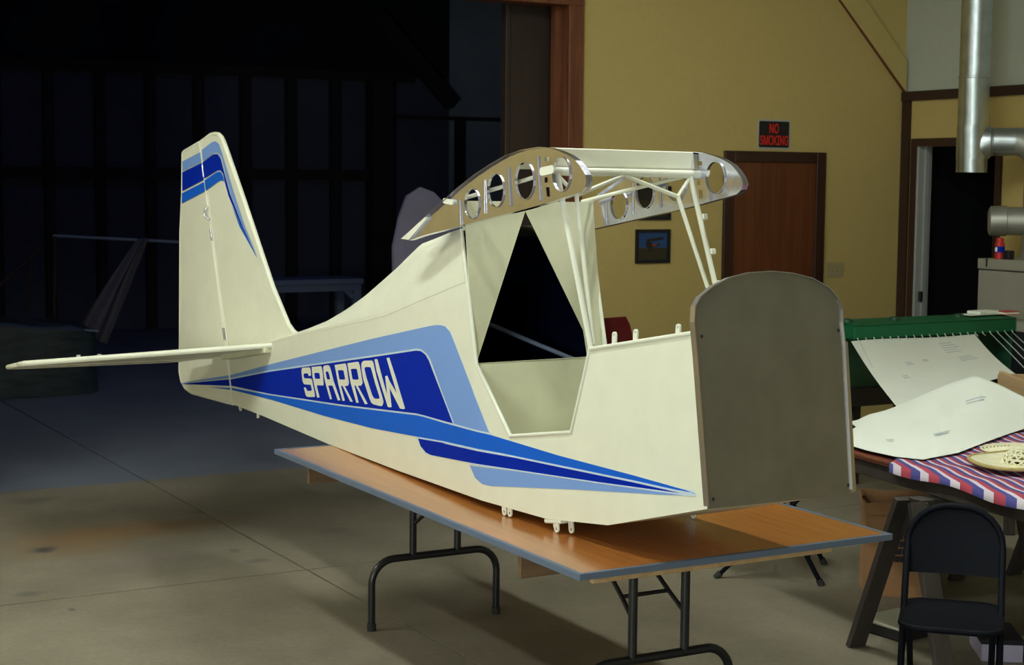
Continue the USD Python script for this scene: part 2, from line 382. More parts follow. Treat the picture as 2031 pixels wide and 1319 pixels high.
# outlines of the aircraft, measured in metres in its own side view (x forward, z up)
D = {
  'bottom': [[-4.0521,.4127],[-3.6238,.3502],[-2.732,.2087],[-1.9708,.1008],[-1.1299,-.0099],[-.8447,-.0469],[-.499,-.0578],[.0015,.004]],
  'cowl': [[-.0041,.5062],[-.5286,.4918]],
  'door': [[-.5394,.4704],[-.5651,.4182],[-.6638,.2325],[-1.0318,.2258],[-1.2257,.4794],[-1.2681,.8747]],
  'longeron': [[-3.4053,.6975],[-3.0193,.707],[-2.0172,.7209],[-1.3039,.7788]],
  'ridge': [[-3.2375,.2566,.7255],[-3.1024,.2489,.7328],[-2.8655,.232,.7501],[-2.6289,.2108,.7813],[-2.3933,.1851,.8202],[-2.2054,.1614,.8575],[-2.004,.1325,.8958],[-1.8497,.1081,.9286],[-1.7124,.0845,.955]],
  'fin': [[-4.344,1.81],[-4.2014,1.8234],[-4.1412,1.8173],[-4.0976,1.8062],[-4.0621,1.784],[-4.0316,1.7504],[-3.9484,1.6241],[-3.8211,1.4272],[-3.6654,1.1778],[-3.5362,.971],[-3.438,.8458],[-3.3842,.7787],[-3.3387,.7461],[-3.2802,.7213]],
  'hinge': [[-4.34,1.805],[-4.0922,.4078]],
  'rudder': [[-4.344,1.81],[-4.5822,1.7997],[-4.61,1.7924],[-4.6184,1.7818],[-4.6594,1.5698],[-4.7183,1.3731],[-4.8217,.7789],[-4.8539,.6233],[-4.8356,.5679],[-4.7791,.5208],[-4.6842,.4907],[-4.0923,.4086]],
  'rud_bands': [[[-4.599,1.7367],[-4.3387,1.7438],[-4.3315,1.6902],[-4.6071,1.6866]],[[-4.6083,1.6796],[-4.3291,1.6851],[-4.3122,1.5941],[-4.6241,1.5815]],[[-4.6293,1.5702],[-4.3109,1.5823],[-4.303,1.5336],[-4.6445,1.5173]]],
  'fin_bands': [[[-4.3124,1.751],[-4.1643,1.7675],[-4.1165,1.7628],[-4.0775,1.7424],[-4.0419,1.6843],[-3.9278,1.4758],[-3.8133,1.294],[-3.6795,1.1199],[-3.841,1.2976],[-3.9578,1.4689],[-4.014,1.5783],[-4.0532,1.6692],[-4.0989,1.7017],[-4.1584,1.7081],[-4.3093,1.6912]],[[-4.3134,1.6849],[-4.1593,1.7025],[-4.1058,1.696],[-4.0682,1.6683],[-4.0284,1.5805],[-3.9721,1.471],[-3.8413,1.2954],[-3.6844,1.1237],[-3.8548,1.2993],[-3.988,1.462],[-4.0286,1.5411],[-4.04,1.5823],[-4.0775,1.6085],[-4.1279,1.613],[-4.2989,1.5991]],[[-4.2973,1.5896],[-4.1289,1.6063],[-4.0816,1.6012],[-4.0497,1.577],[-4.0356,1.5342],[-3.9946,1.4574],[-3.8557,1.2939],[-3.6894,1.1264],[-3.8701,1.2924],[-3.9646,1.4251],[-4.0041,1.5093],[-4.0346,1.5409],[-4.062,1.5552],[-4.1035,1.5569],[-4.2903,1.5352]]],
  'light': [[-4.8438,.5594],[-4.074,.5681],[-3.4596,.5904],[-2.7192,.6116],[-2.165,.6274],[-1.5968,.6379],[-1.5394,.6373],[-1.4974,.6343],[-1.4566,.6268],[-1.4185,.6052],[-1.39,.5692],[-1.2642,.3945],[-1.1623,.2331],[-1.4316,.2753],[-1.4469,.2915],[-1.6058,.5171],[-1.6344,.5386],[-1.6759,.5552],[-1.7273,.5605],[-2.1764,.56],[-3.4651,.5614],[-4.0774,.5514]],
  'dark': [[-4.8447,.5551],[-4.0648,.546],[-3.4663,.5555],[-2.1773,.5543],[-1.7282,.5552],[-1.6841,.5503],[-1.6453,.5351],[-1.6195,.5131],[-1.4422,.2772],[-1.7073,.3132],[-1.766,.3205],[-2.5672,.3769],[-3.4861,.4512],[-4.0719,.511]],
  'medium': [[-4.423,.5201],[-4.0608,.4986],[-3.4872,.4453],[-2.5685,.3696],[-1.7671,.3133],[-1.6937,.3052],[-1.5246,.2807],[-1.1657,.2332],[-.747,.159],[-.3396,.0956],[-.0943,.055],[-.0515,.0452],[-.0602,.0456],[-.3413,.0813],[-.7507,.1289],[-1.0983,.1697],[-1.535,.2142],[-1.78,.2333],[-2.225,.2715],[-2.7689,.3324],[-3.4909,.4259],[-4.0627,.489]],
  'dark2': [[-1.7657,.2283],[-1.4673,.2044],[-1.5363,.2058],[-.9789,.1496],[-.5394,.1001],[-.0692,.0433],[-.078,.0432],[-.5423,.0764],[-.9837,.1114],[-1.5443,.1551],[-1.6575,.1644],[-1.7001,.1733],[-1.7452,.1972]],
  'light2': [[-1.3232,.1273],[-.9844,.1057],[-.5429,.0711],[-.0782,.0415],[-.0609,.0396],[-.2044,.0403],[-.6509,.0503],[-1.1754,.0568],[-1.2322,.0628],[-1.2874,.0848]],
  'letters': [[[[-3.0231,.5418],[-3.0179,.5483],[-3.0014,.5515],[-2.9231,.549],[-2.9118,.5472],[-2.9044,.5363],[-2.9038,.514],[-2.9259,.5123],[-2.937,.5154],[-2.9395,.5234],[-2.9454,.525],[-2.9901,.5265],[-2.9984,.5242],[-3.0019,.5183],[-2.9975,.5074],[-2.9903,.5037],[-2.9126,.4994],[-2.8979,.4953],[-2.8918,.4859],[-2.8682,.4249],[-2.8732,.4185],[-2.9504,.4202],[-2.9734,.423],[-2.9879,.4301],[-3.003,.4559],[-3.0056,.4634],[-2.9881,.4638],[-2.9766,.4575],[-2.9649,.4479],[-2.9574,.4463],[-2.9146,.4453],[-2.9049,.4476],[-2.9051,.4549],[-2.9118,.4696],[-2.9173,.4733],[-2.9949,.4781],[-3.0097,.484],[-3.0194,.4964],[-3.025,.5313]]],[[[-2.8882,.5487],[-2.7741,.5478],[-2.7635,.5439],[-2.7553,.5268],[-2.7511,.4751],[-2.7554,.4637],[-2.8398,.4682],[-2.8129,.4148],[-2.8396,.414],[-2.8626,.456],[-2.8842,.5065]],[[-2.8611,.5199],[-2.8544,.523],[-2.8015,.5206],[-2.7944,.5182],[-2.7869,.4972],[-2.7952,.4929],[-2.8516,.4958],[-2.8585,.5002]]],[[[-2.7415,.5416],[-2.7293,.5474],[-2.6813,.5476],[-2.6641,.5416],[-2.6521,.5271],[-2.625,.4751],[-2.562,.3947],[-2.589,.3943],[-2.6423,.4593],[-2.6966,.4614],[-2.661,.4023],[-2.683,.4015],[-2.7275,.4741],[-2.7405,.5055]],[[-2.7179,.5199],[-2.7078,.5225],[-2.686,.521],[-2.6737,.5077],[-2.6648,.4882],[-2.6704,.4854],[-2.6995,.4866],[-2.7082,.4913]]],[[[-2.6022,.5437],[-2.4818,.5444],[-2.4686,.5408],[-2.4625,.5281],[-2.4475,.463],[-2.4598,.4516],[-2.5013,.4522],[-2.418,.3842],[-2.4439,.3843],[-2.5222,.453],[-2.5444,.4548],[-2.5085,.3911],[-2.5344,.3909],[-2.5747,.4681],[-2.5921,.5192]],[[-2.5688,.5181],[-2.5598,.5207],[-2.5107,.5189],[-2.5007,.5162],[-2.4871,.482],[-2.4935,.4773],[-2.5493,.4796],[-2.5577,.4837]]],[[[-2.4508,.5436],[-2.3352,.5439],[-2.3237,.5409],[-2.312,.5232],[-2.2936,.4569],[-2.312,.446],[-2.3517,.4475],[-2.2539,.3703],[-2.282,.3701],[-2.373,.449],[-2.3884,.4496],[-2.3515,.3781],[-2.377,.3781],[-2.4271,.4622],[-2.4446,.5198]],[[-2.4176,.5173],[-2.4083,.5193],[-2.3565,.5176],[-2.347,.5139],[-2.3335,.4755],[-2.341,.471],[-2.3979,.4733],[-2.4059,.4781]]],[[[-2.294,.5321],[-2.2825,.5412],[-2.259,.5443],[-2.1848,.5414],[-2.1694,.5378],[-2.1619,.5255],[-2.1395,.4697],[-2.0855,.3804],[-2.0839,.3709],[-2.0985,.3584],[-2.1204,.3583],[-2.1887,.3663],[-2.213,.3746],[-2.2294,.3919],[-2.2817,.4685],[-2.2952,.5054]],[[-2.2646,.5113],[-2.2601,.5183],[-2.2436,.5194],[-2.2019,.5167],[-2.1929,.5127],[-2.183,.4955],[-2.1561,.4467],[-2.1208,.3933],[-2.1232,.3862],[-2.1661,.3871],[-2.1844,.3917],[-2.1986,.4029],[-2.2479,.4743]]],[[[-2.1492,.5443],[-2.1195,.5437],[-2.0923,.489],[-2.0397,.3954],[-2.0486,.4717],[-2.0278,.4744],[-2.0088,.4526],[-1.9392,.399],[-1.9745,.4581],[-2.0227,.5423],[-1.9957,.5428],[-1.9435,.4637],[-1.8718,.342],[-1.888,.3397],[-1.9204,.3432],[-2.013,.4271],[-2.0031,.3512],[-2.0197,.35],[-2.0418,.3529],[-2.0951,.4349],[-2.1348,.498]]]],
  'rib': [[-1.6402,.9662],[-1.552,.9919],[-1.4457,1.0238],[-1.3118,1.0615],[-1.2052,1.092],[-1.0881,1.1195],[-.9828,1.1385],[-.8815,1.1518],[-.7846,1.1539],[-.6795,1.1461],[-.6204,1.1331],[-.5634,1.1127],[-.5189,1.0938],[-.4759,1.0689],[-.4504,1.0438],[-.431,1.0183],[-.425,.9981],[-.4355,.9804],[-.4596,.9678],[-.5111,.9671],[-.6293,.9625],[-.7772,.9593],[-.9719,.9595],[-1.2516,.9579],[-1.4622,.958],[-1.5812,.9534]],
  'rib_holes': [[[-1.0774,1.0187],[-1.0808,1.0055],[-1.0873,.9936],[-1.0965,.9839],[-1.1078,.977],[-1.1204,.9733],[-1.1335,.9732],[-1.1462,.9767],[-1.1577,.9835],[-1.167,.9933],[-1.1736,1.0052],[-1.177,1.0186],[-1.177,1.0325],[-1.1735,1.0458],[-1.1668,1.0578],[-1.1574,1.0675],[-1.1459,1.0744],[-1.1332,1.0778],[-1.1201,1.0777],[-1.1075,1.0741],[-1.0962,1.0671],[-1.0871,1.0574],[-1.0807,1.0455],[-1.0774,1.0323]],[[-.9151,1.0407],[-.9188,1.0263],[-.9257,1.0134],[-.9354,1.0029],[-.9473,.9954],[-.9607,.9915],[-.9746,.9914],[-.988,.9952],[-1.0001,1.0027],[-1.0099,1.0133],[-1.0169,1.0263],[-1.0205,1.0409],[-1.0204,1.056],[-1.0167,1.0706],[-1.0096,1.0836],[-.9997,1.0941],[-.9875,1.1015],[-.974,1.1052],[-.9602,1.105],[-.9468,1.101],[-.935,1.0934],[-.9253,1.0828],[-.9185,1.0699],[-.9151,1.0555]],[[-.7298,1.044],[-.7336,1.0287],[-.7411,1.0149],[-.7516,1.0037],[-.7645,.9957],[-.779,.9916],[-.794,.9916],[-.8086,.9958],[-.8217,1.0039],[-.8325,1.0153],[-.8402,1.0294],[-.8441,1.0451],[-.8441,1.0613],[-.8401,1.0769],[-.8325,1.0908],[-.8217,1.102],[-.8085,1.1098],[-.7939,1.1137],[-.7788,1.1134],[-.7644,1.109],[-.7515,1.1007],[-.741,1.0893],[-.7336,1.0754],[-.7298,1.0599]],[[-.5228,1.0331],[-.5262,1.0194],[-.5327,1.0071],[-.5418,.9971],[-.5531,.99],[-.5657,.9863],[-.5788,.9864],[-.5915,.9901],[-.603,.9973],[-.6123,1.0075],[-.619,1.02],[-.6224,1.034],[-.6224,1.0484],[-.6189,1.0623],[-.6123,1.0747],[-.6029,1.0847],[-.5914,1.0917],[-.5787,1.0952],[-.5656,1.0949],[-.553,1.091],[-.5417,1.0837],[-.5326,1.0734],[-.5261,1.061],[-.5228,1.0473]]],
  'beads': [[[-1.2069,1.0504],[-1.211,.9637]],[[-1.0361,1.0937],[-1.047,.9818]],[[-.88,1.1117],[-.8797,.9836]],[[-.6985,1.1167],[-.7005,.9758]]],
  'slots': [[[-.6625,1.1108],[-.6387,1.1069],[-.6403,1.0938],[-.6641,1.0977]],[[-.6722,1.0471],[-.6543,1.0443],[-.6563,1.0279],[-.6742,1.0306]],[[-.6682,1.0147],[-.6474,1.0116],[-.648,.9817],[-.6659,.9843]]],
  'rearfit': [[-1.3045,1.0605],[-1.2332,1.0432]],
  'firewall': [[-.0084,.0045],[.5392,-.0026],[.5537,.4456],[.5506,.5142],[.5535,.5515],[.5399,.583],[.5059,.6179],[.4427,.6469],[.363,.6635],[.2837,.6701],[.2049,.667],[.1265,.6533],[.0636,.6295],[.0161,.601],[-.0049,.5751],[-.0125,.5315],[-.0098,.4379]],
  'bulk': [[.0128,.4831],[.4832,.4862],[.4733,.5822],[.2574,1.0182]],
}

# ================================================================== the aircraft, in its own frame: x forward, y to its left (the far side), z up
WD = 0.5587; CL = WD / 2
OFF = (2.7063, 3.6460, 0.9517)
ac = thing('aircraft_fuselage', 'cream ultralight aircraft fuselage with blue stripes and bare metal wing ribs on orange table', 'aircraft',
           matrix=[[0.04692936, -0.98706416, 0.15330355, 0], [0.99889762, 0.04620701, -0.00827337, 0], [0.00108265, 0.15352282, 0.98814451, 0], [*OFF, 1]])
FT, FE, ET = -1.25, -4.1, CL - .013
def S(F): return np.clip((FT - np.asarray(F, float)) / (FT - FE) * ET, 0, ET)
def ip(tab, F):
    t = np.array(sorted(map(tuple, tab))); return np.interp(F, t[:, 0], t[:, 1])
def side(poly, off, th, far=False):
    """A plate in the side view (x, z), laid on the flank: off = outward from the flank, th = thickness inward. The flank bends at FT."""
    p = (poly if not isinstance(poly, list) else Polygon(poly)).buffer(0)
    out = []
    cuts = [sbox(FT, -9, 9, 9), sbox(FE, -9, FT, 9), sbox(-9, -9, FE, 9)]
    for c in cuts:
        q = p.intersection(c)
        if q.is_empty or q.area < 1e-6: continue
        m = prism(q, 0, 1); V = m.vertices
        y = S(V[:, 0]) - off + V[:, 2] * th
        if far: y = WD - y
        W = np.column_stack([V[:, 0], y, V[:, 1]]); m = trimesh.Trimesh(W, m.faces, process=False)
        if not far: m.invert()
        if m.volume < 0: m.invert()
        out.append(m)
    return trimesh.util.concatenate(out)
def mirror(m):
    m = m.copy(); V = m.vertices.copy(); V[:, 1] = WD - V[:, 1]; m.vertices = V; m.invert(); return m
bottom, door, longeron = D['bottom'], D['door'], D['longeron'] + [[-4.1, .690]]
cowl = D['cowl']
bottom_c = [[-4.10, .4195]] + bottom
post_top = [-1.272, .957]
outline = bottom_c + [[cowl[0][0] + .004, cowl[0][1]], cowl[1]] + door[:5] + [post_top] + [[-1.4, ip(longeron, -1.4)]] + sorted([l for l in longeron if l[0] < -1.4], reverse=True)
outline = bottom_c + [[.0, cowl[0][1]], cowl[1]] + door[:5] + [post_top, [-1.285, ip(longeron, -1.3)]] + sorted([l for l in longeron if l[0] < -1.31], reverse=True)
hinge = D['hinge']
for far in (False, True):
    sp = obj('side_panel', side(outline, 0, .006, far), 'cream_paint', ac)
    hs_ = LineString([(hinge[1][0] - .05 * .177 , -9), (hinge[1][0], 9)])
    def hx(u): return hinge[1][0] + (hinge[0][0] - hinge[1][0]) * (u - hinge[1][1]) / (hinge[0][1] - hinge[1][1])
    fwd = Polygon([(hx(-1) + .012, -1), (3, -1), (3, 3), (hx(3) + .012, 3)]); aft = Polygon([(hx(-1) - .012, -1), (-9, -1), (-9, 3), (hx(3) - .012, 3)])
    stripes = [('light', 'blue_light', .0012), ('medium', 'blue_mid', .0014), ('dark', 'blue_dark', .0016), ('dark2', 'blue_dark', .0016), ('light2', 'blue_light', .0012)]
    for k, m, o in stripes:
        obj('stripe', side(Polygon(D[k]).buffer(0).intersection(fwd), o, .0008, far), m, sp)
    # pale pinstripes that part the blues
    ps = [D['dark'][:-1], D['medium'][:6]]
    pin = [Polygon(D['dark']).buffer(.0075, join_style=1).difference(Polygon(D['dark']).buffer(0)).intersection(Polygon(D['light']).buffer(.02)),
           Polygon(D['medium']).buffer(.0065).difference(Polygon(D['medium']).buffer(0)).intersection(shapely.union_all([Polygon(D[k]).buffer(.012) for k in ('dark', 'dark2', 'light', 'light2')])),
           Polygon(D['dark2']).buffer(.005).difference(Polygon(D['dark2']).buffer(0)).intersection(Polygon(D['light2']).buffer(.01))]
    gap = shapely.union_all([Polygon(D['medium']), Polygon(D['dark2'])]).buffer(.012).buffer(-.012).difference(shapely.union_all([Polygon(D['medium']), Polygon(D['dark2'])]))
    pin = shapely.union_all(pin + [gap]).intersection(fwd).intersection(Polygon(outline).buffer(-.002))
    obj('pinstripe', side(pin, .0019, .0006, far), 'blue_pale', sp)
    if not far:
        let = shapely.union_all([Polygon(r[0], r[1:]).buffer(.0015).buffer(-.0015).buffer(.0008) for r in D['letters']])
        obj('lettering', side(let, .0022, .0008), 'cream_paint', sp, label='pale SPARROW lettering on the dark blue stripe')
    w = lambda F, U: [F, float(WD - S(F) if far else S(F)), U]
    fr = [w(post_top[0], post_top[1])] + [w(*d) for d in door[:5][::-1]] + [w(*cowl[1])]
    fr = [np.array(q) + [0, .002 if not far else -.002, 0] for q in fr]
    obj('door_frame', tube(fr, .0075, 10), 'tube_white', ac, smooth=50)
    rail = [np.array(w(*cowl[1])) + [0, 0, -.004], np.array(w(*cowl[0])) + [0, 0, -.004]]
    obj('cowl_rail', tube(rail, .007, 10), 'tube_white', ac, smooth=50)

# decking above the longerons: flat flanks that draw in to a narrow ridge
ridge = np.array([[-4.16, CL - .012, .690], [-3.45, CL - .022, .712]] + D['ridge'] + [[-1.55, .0615, .958], [-1.40, .030, .960], [-1.268, .004, .957]])
def deck(far):
    Fs = np.concatenate([np.linspace(-4.1, -3.25, 6), np.linspace(-3.2, -1.7, 34), np.linspace(-1.65, -1.27, 6)])
    V, F, rows = [], [], []
    t = ridge[np.argsort(ridge[:, 0])]
    for f in Fs:
        e0, u0 = float(S(f)), float(ip(longeron, f)); e1, u1 = np.interp(f, t[:, 0], t[:, 1]), np.interp(f, t[:, 0], t[:, 2])
        r = []
        for s in np.linspace(0, 1, 7):
            b = .10 * math.sin(s * math.pi) * (u1 - u0)
            r.append((f, e0 - .0008 * (1 - s) + (e1 - e0) * s ** 1.6, u0 - .012 * (1 - s) + (u1 - u0) * s))
        r.append((f, CL, u1 + min(.012, .05 * (CL - e1))))
        rows.append(r)
    k = len(rows[0])
    V = np.array([q for r in rows for q in r])
    for i in range(len(rows) - 1):
        for j in range(k - 1):
            a, b = i * k + j, i * k + j + 1
            F += [(a, b, b + k), (a, b + k, a + k)]
    m = trimesh.Trimesh(V, np.array(F), process=False)
    if m.face_normals[:, 1].mean() > 0: m.invert()
    return mirror(m) if far else m
obj('top_deck', trimesh.util.concatenate([deck(False), deck(True)]), 'cream_paint', ac, smooth=25)
# belly
bt = np.array(sorted(bottom_c))
rows = []
for f, u in bt: rows += [(f, float(S(f)) + .001, u), (f, WD - float(S(f)) - .001, u)]
Fc = []
for i in range(len(bt) - 1): Fc += [(2 * i, 2 * i + 1, 2 * i + 3), (2 * i, 2 * i + 3, 2 * i + 2)]
bel = trimesh.Trimesh(np.array(rows), np.array(Fc), process=False)
if bel.face_normals[:, 2].mean() > 0: bel.invert()
bel2 = bel.copy(); bel2.apply_translation((0, 0, .006)); bel2.invert()
obj('belly_panel', [bel, bel2], 'cream_paint', ac)

# rear bulkhead with its triangular opening, seat back, dark skin that paints in the shade of the tail bay
b0, b1, b2, b3 = D['bulk']
bulk = Polygon([(.004, .02), (WD - .004, .02), (WD - .004, 1.052), (.004, 1.052)], [[b0, b1, b2, b3]])
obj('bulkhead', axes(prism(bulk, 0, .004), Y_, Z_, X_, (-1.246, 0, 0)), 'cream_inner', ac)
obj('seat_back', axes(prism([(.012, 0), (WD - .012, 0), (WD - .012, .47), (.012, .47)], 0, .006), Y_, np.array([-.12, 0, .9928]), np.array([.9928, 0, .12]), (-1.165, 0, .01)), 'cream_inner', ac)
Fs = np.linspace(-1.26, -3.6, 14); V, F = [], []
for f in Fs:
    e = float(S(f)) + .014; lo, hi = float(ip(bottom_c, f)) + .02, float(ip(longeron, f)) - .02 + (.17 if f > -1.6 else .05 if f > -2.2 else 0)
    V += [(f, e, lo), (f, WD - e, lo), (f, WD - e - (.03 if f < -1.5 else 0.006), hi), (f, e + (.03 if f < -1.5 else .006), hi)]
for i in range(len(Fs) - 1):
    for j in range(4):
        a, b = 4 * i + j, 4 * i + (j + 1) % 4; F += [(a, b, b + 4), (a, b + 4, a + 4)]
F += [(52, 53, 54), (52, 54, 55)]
obj('bay_shade', trimesh.Trimesh(np.array(V), np.array(F), process=False), 'navy_dark', ac, label='added dark skin standing for shade in the tail bay')
obj('bay_brace', tube([(-1.95, .10, .82), (-1.27, .50, .455)], .009, 10), 'hangar_metal', ac, smooth=50, label='blue-grey diagonal tube in the tail bay')

# firewall: plate with turned edge
fw = Polygon(D['firewall']).buffer(.004).buffer(-.004)
pl = obj('firewall', axes(prism(fw, .0, .004), Y_, Z_, X_, (.006, 0, 0)), 'aluminium_dull', ac, label='dull grey metal firewall plate with an arched top')
ringp = fw.exterior.segmentize(.03)
fl = fw.buffer(.003).difference(fw.buffer(-.0005))
obj('flange', axes(prism(fl.difference(sbox(-1, -.1, 2, .012)), -.012, .010), Y_, Z_, X_, (.006, 0, 0)), 'aluminium_edge', pl)
obj('edge_strip', axes(prism([(.541, .0), (.556, .455), (.573, .455), (.562, .005)], -.002, .003), Y_, Z_, X_, (.004, 0, 0)), 'aluminium_edge', pl)
for (y, z) in ((.012, .49), (.535, .49), (.012, .03), (.528, .026)):
    obj('rivet', axes(lathe([(0, .003), (.004, .002), (.0055, 0), (0, 0)], 10), Y_, Z_, X_, (.010, y, z)), 'black_steel', pl)

# tail: fabric over a tube edge
def tail(poly, off=CL, t=.010, r=.0125, parent=ac, name='fin'):
    q = Polygon(poly).buffer(.004).buffer(-.004)
    o = obj(name, axes(prism(q.buffer(-.004), -t, t), X_, Z_, -Y_, (0, off, 0)), 'cream_paint', parent)
    pts = np.array(q.buffer(-r).exterior.segmentize(.08).coords)[:-1]
    obj('edge_tube', ring([(a, off, b) for a, b in pts], r, 10), 'cream_paint', o, smooth=60)
    return o
fin_o = tail(D['fin'] + [[-3.27, .66], [hinge[1][0] + .006, .60], [hinge[1][0] + .004, .42]])
rud = tail([[a - (.004 if i in (0, 11) else 0), b] for i, (a, b) in enumerate(D['rudder'])], name='rudder')
def tdecal(poly, m, parent, y=.0135):
    p = Polygon(poly).buffer(0)
    for s in (-1, 1): obj('stripe', axes(prism(p, 0, .0008), X_, Z_, -Y_, (0, CL + s * y + .0004, 0)), m, parent)
for b, m in zip(D['rud_bands'], ('blue_light', 'blue_dark', 'blue_mid')): tdecal(b, m, rud)
for b, m in zip(D['fin_bands'], ('blue_light', 'blue_dark', 'blue_mid')): tdecal(b, m, fin_o)
for k, m in (('light', 'blue_light'), ('dark', 'blue_dark'), ('medium', 'blue_mid')):
    tdecal(Polygon(D[k]).buffer(0).intersection(aft), m, rud, .0135 if k != 'dark' else .0140)
for u in (.78, 1.30, 1.64):
    obj('hinge', tube([(hx(u - .03), CL - .014, u - .03), (hx(u + .03), CL - .014, u + .03)], .006, 8), 'aluminium', ac, smooth=50)
hk = [(hx(1.41) + .0, CL - .016, 1.45), (hx(1.41) - .012, CL - .03, 1.43), (hx(1.39) - .010, CL - .032, 1.40), (hx(1.38) + .012, CL - .018, 1.38)]
obj('control_horn', tube(hk, .006, 8), 'aluminium', ac, smooth=50)

# tailplane and elevators
US = .677
for far in (False, True):
    mm = (lambda p: p) if not far else (lambda p: [(a, WD - b) for a, b in p])
    pol = Polygon(mm([(-3.40, CL - .02), (-3.42, .20), (-4.215, -.725), (-4.23, -.745), (-4.36, -.745), (-4.33, CL - .02)])).buffer(0)
    o = obj('tailplane', axes(prism(pol.buffer(-.004), -.010, .010), X_, Y_, Z_, (0, 0, US)), 'cream_paint', ac)
    obj('edge_tube', ring([(a, b, US) for a, b in np.array(pol.buffer(-.014).exterior.segmentize(.1).coords)[:-1]], .014, 10), 'cream_paint', o, smooth=60)
    pol = Polygon(mm([(-4.37, -.745), (-4.56, -.735), (-4.60, -.70), (-4.66, .05), (-4.62, .20), (-4.34, .215)])).buffer(0)
    o = obj('elevator', axes(prism(pol.buffer(-.004), -.009, .009), X_, Y_, Z_, (0, 0, US)), 'cream_paint', ac)
    obj('edge_tube', ring([(a, b, US) for a, b in np.array(pol.buffer(-.012).exterior.segmentize(.1).coords)[:-1]], .012, 10), 'cream_paint', o, smooth=60)
    for e in (-.33, -.435):
        y = e if not far else WD - e
        obj('hinge_tab', bar((-4.36, y, US), (-4.33, y, US + .036), .02, .004), 'aluminium', ac)
obj('tailplane_root', bx(-3.98, -3.44, .17, .225, US - .035, US - .006, .004), 'cream_inner', ac)

# wing root: two bare metal ribs, tube truss, fabric leading fairing
rib = Polygon(D['rib'], D['rib_holes'] + D['slots'])
rib_out = Polygon(D['rib'])
top_z = lambda f: float(np.interp(f, [q[0] for q in D['rib'][:17]], [q[1] for q in D['rib'][:17]]))
for far in (False, True):
    y0 = -.030 if not far else WD + .030; s = -1 if not far else 1      # s points outboard
    o = obj('wing_rib', axes(prism(rib, -.001, .001), X_, Z_, -Y_, (0, y0, 0)), 'aluminium', ac, label='polished metal rib on the near side' if not far else 'metal rib on the far side')
    cap = rib_out.difference(rib_out.buffer(-.0022))
    obj('cap_flange', axes(prism(cap, 0, .024), X_, Z_, -Y_, (0, y0 + .012, 0)), 'aluminium', o)
    strip = cap.intersection(Polygon([(-1.7, .95), (-.80, .95), (-.80, 1.3), (-1.7, 1.3)])).difference(Polygon([(-1.6, .90), (-.6, .90), (-.6, 1.0), (-1.45, .995)]))
    obj('outer_flange', axes(prism(strip, 0, .012), X_, Z_, -Y_, (0, y0 + (0 if s < 0 else .012), 0)), 'aluminium_edge', o)
    for h in D['rib_holes']:
        hp = Polygon(h)
        lip = hp.buffer(.001).difference(hp.buffer(-.0018))
        obj('hole_lip', axes(prism(lip, 0, .011), X_, Z_, -Y_, (0, y0 + (.0055), 0)), 'aluminium', o)
    for a, b in D['beads']:
        obj('stiffener_bead', tube([(a[0], y0 + s * .001, a[1]), (b[0], y0 + s * .001, b[1])], .007, 8), 'aluminium', o, smooth=50)
    obj('rear_fitting', axes(prism(LineString([D['rearfit'][0], (np.array(D['rearfit'][0]) * .3 + np.array(D['rearfit'][1]) * .7).tolist()]).buffer(.0095), -.004, .004), X_, Z_, -Y_, (0, y0 + s * .006, 0)), 'tube_white', ac)
    te = D['rib'][0]
    obj('trailing_tip', axes(prism(Polygon([(te[0], te[1]), (te[0] + .20, te[1] + .056), (te[0] + .20, te[1] + .045), (te[0] + .06, te[1] - .012)]), -.002, .018), X_, Z_, -Y_, (0, y0 + s * .002 + .008, 0)), 'tube_white', ac)
T1 = np.array([-.660, 0, 1.065])
obj('spar_tube', tube([T1 + [0, -.032, 0], T1 + [0, WD + .032, 0]], .0138, 20), 'tube_white', ac, smooth=50)
for yy in (-.033, WD + .033):
    obj('spar_fitting', axes(prism(LineString([(-.678, 1.0665), (-.622, 1.0645)]).buffer(.0135), -.003, .003), X_, Z_, -Y_, (0, yy, 0)), 'tube_white', ac)
C0 = np.array([-.5286, 0, .4918])
J1, J2, M_ = np.array([-.695, .103, .993]), np.array([-.695, WD - .103 + .051, .993]), np.array([-.7205, CL + .03, 1.062])
J1, J2, M_ = np.array([-.640, .066, .985]), np.array([-.640, .475, .986]), np.array([-.657, .270, 1.056])
for far in (0, 1):
    y = lambda v: WD - v if far else v
    obj('root_tube', tube([(-.672, y(.0), 1.065), (-1.30, y(.012), 1.062)], .0072, 14), 'tube_white', ac, smooth=50)
    obj('root_post', tube([(-1.262, y(.012), .95), (-1.29, y(.012), 1.06)], .006, 12), 'tube_white', ac, smooth=50)
    A1 = np.array([T1[0], y(.010), T1[2]]); Cc = C0 + [0, y(.004) , 0]
    obj('windshield_tube', tube([A1, Cc], .0092, 14), 'tube_white', ac, smooth=50)
    J = J1 if not far else J2
    obj('windshield_tube', tube([J, Cc + [-.004, (.012 if not far else -.012), .01]], .0074, 14), 'tube_white', ac, smooth=50)
    obj('truss_tube', tube([J, M_], .0072, 14), 'tube_white', ac, smooth=50)
    obj('truss_tube', tube([J, A1 + [0, 0, -.01]], .0066, 14), 'tube_white', ac, smooth=50)
    for f in (.26, .47, .66) if far else ():
        q = A1 + (Cc - A1) * f
        obj('mounting_tab', bx(q[0] - .012, q[0] + .012, q[1] + (.006 if far else -.028), q[1] + (.028 if far else -.006), q[2] - .010, q[2] + .010, .003), 'tube_white', ac)
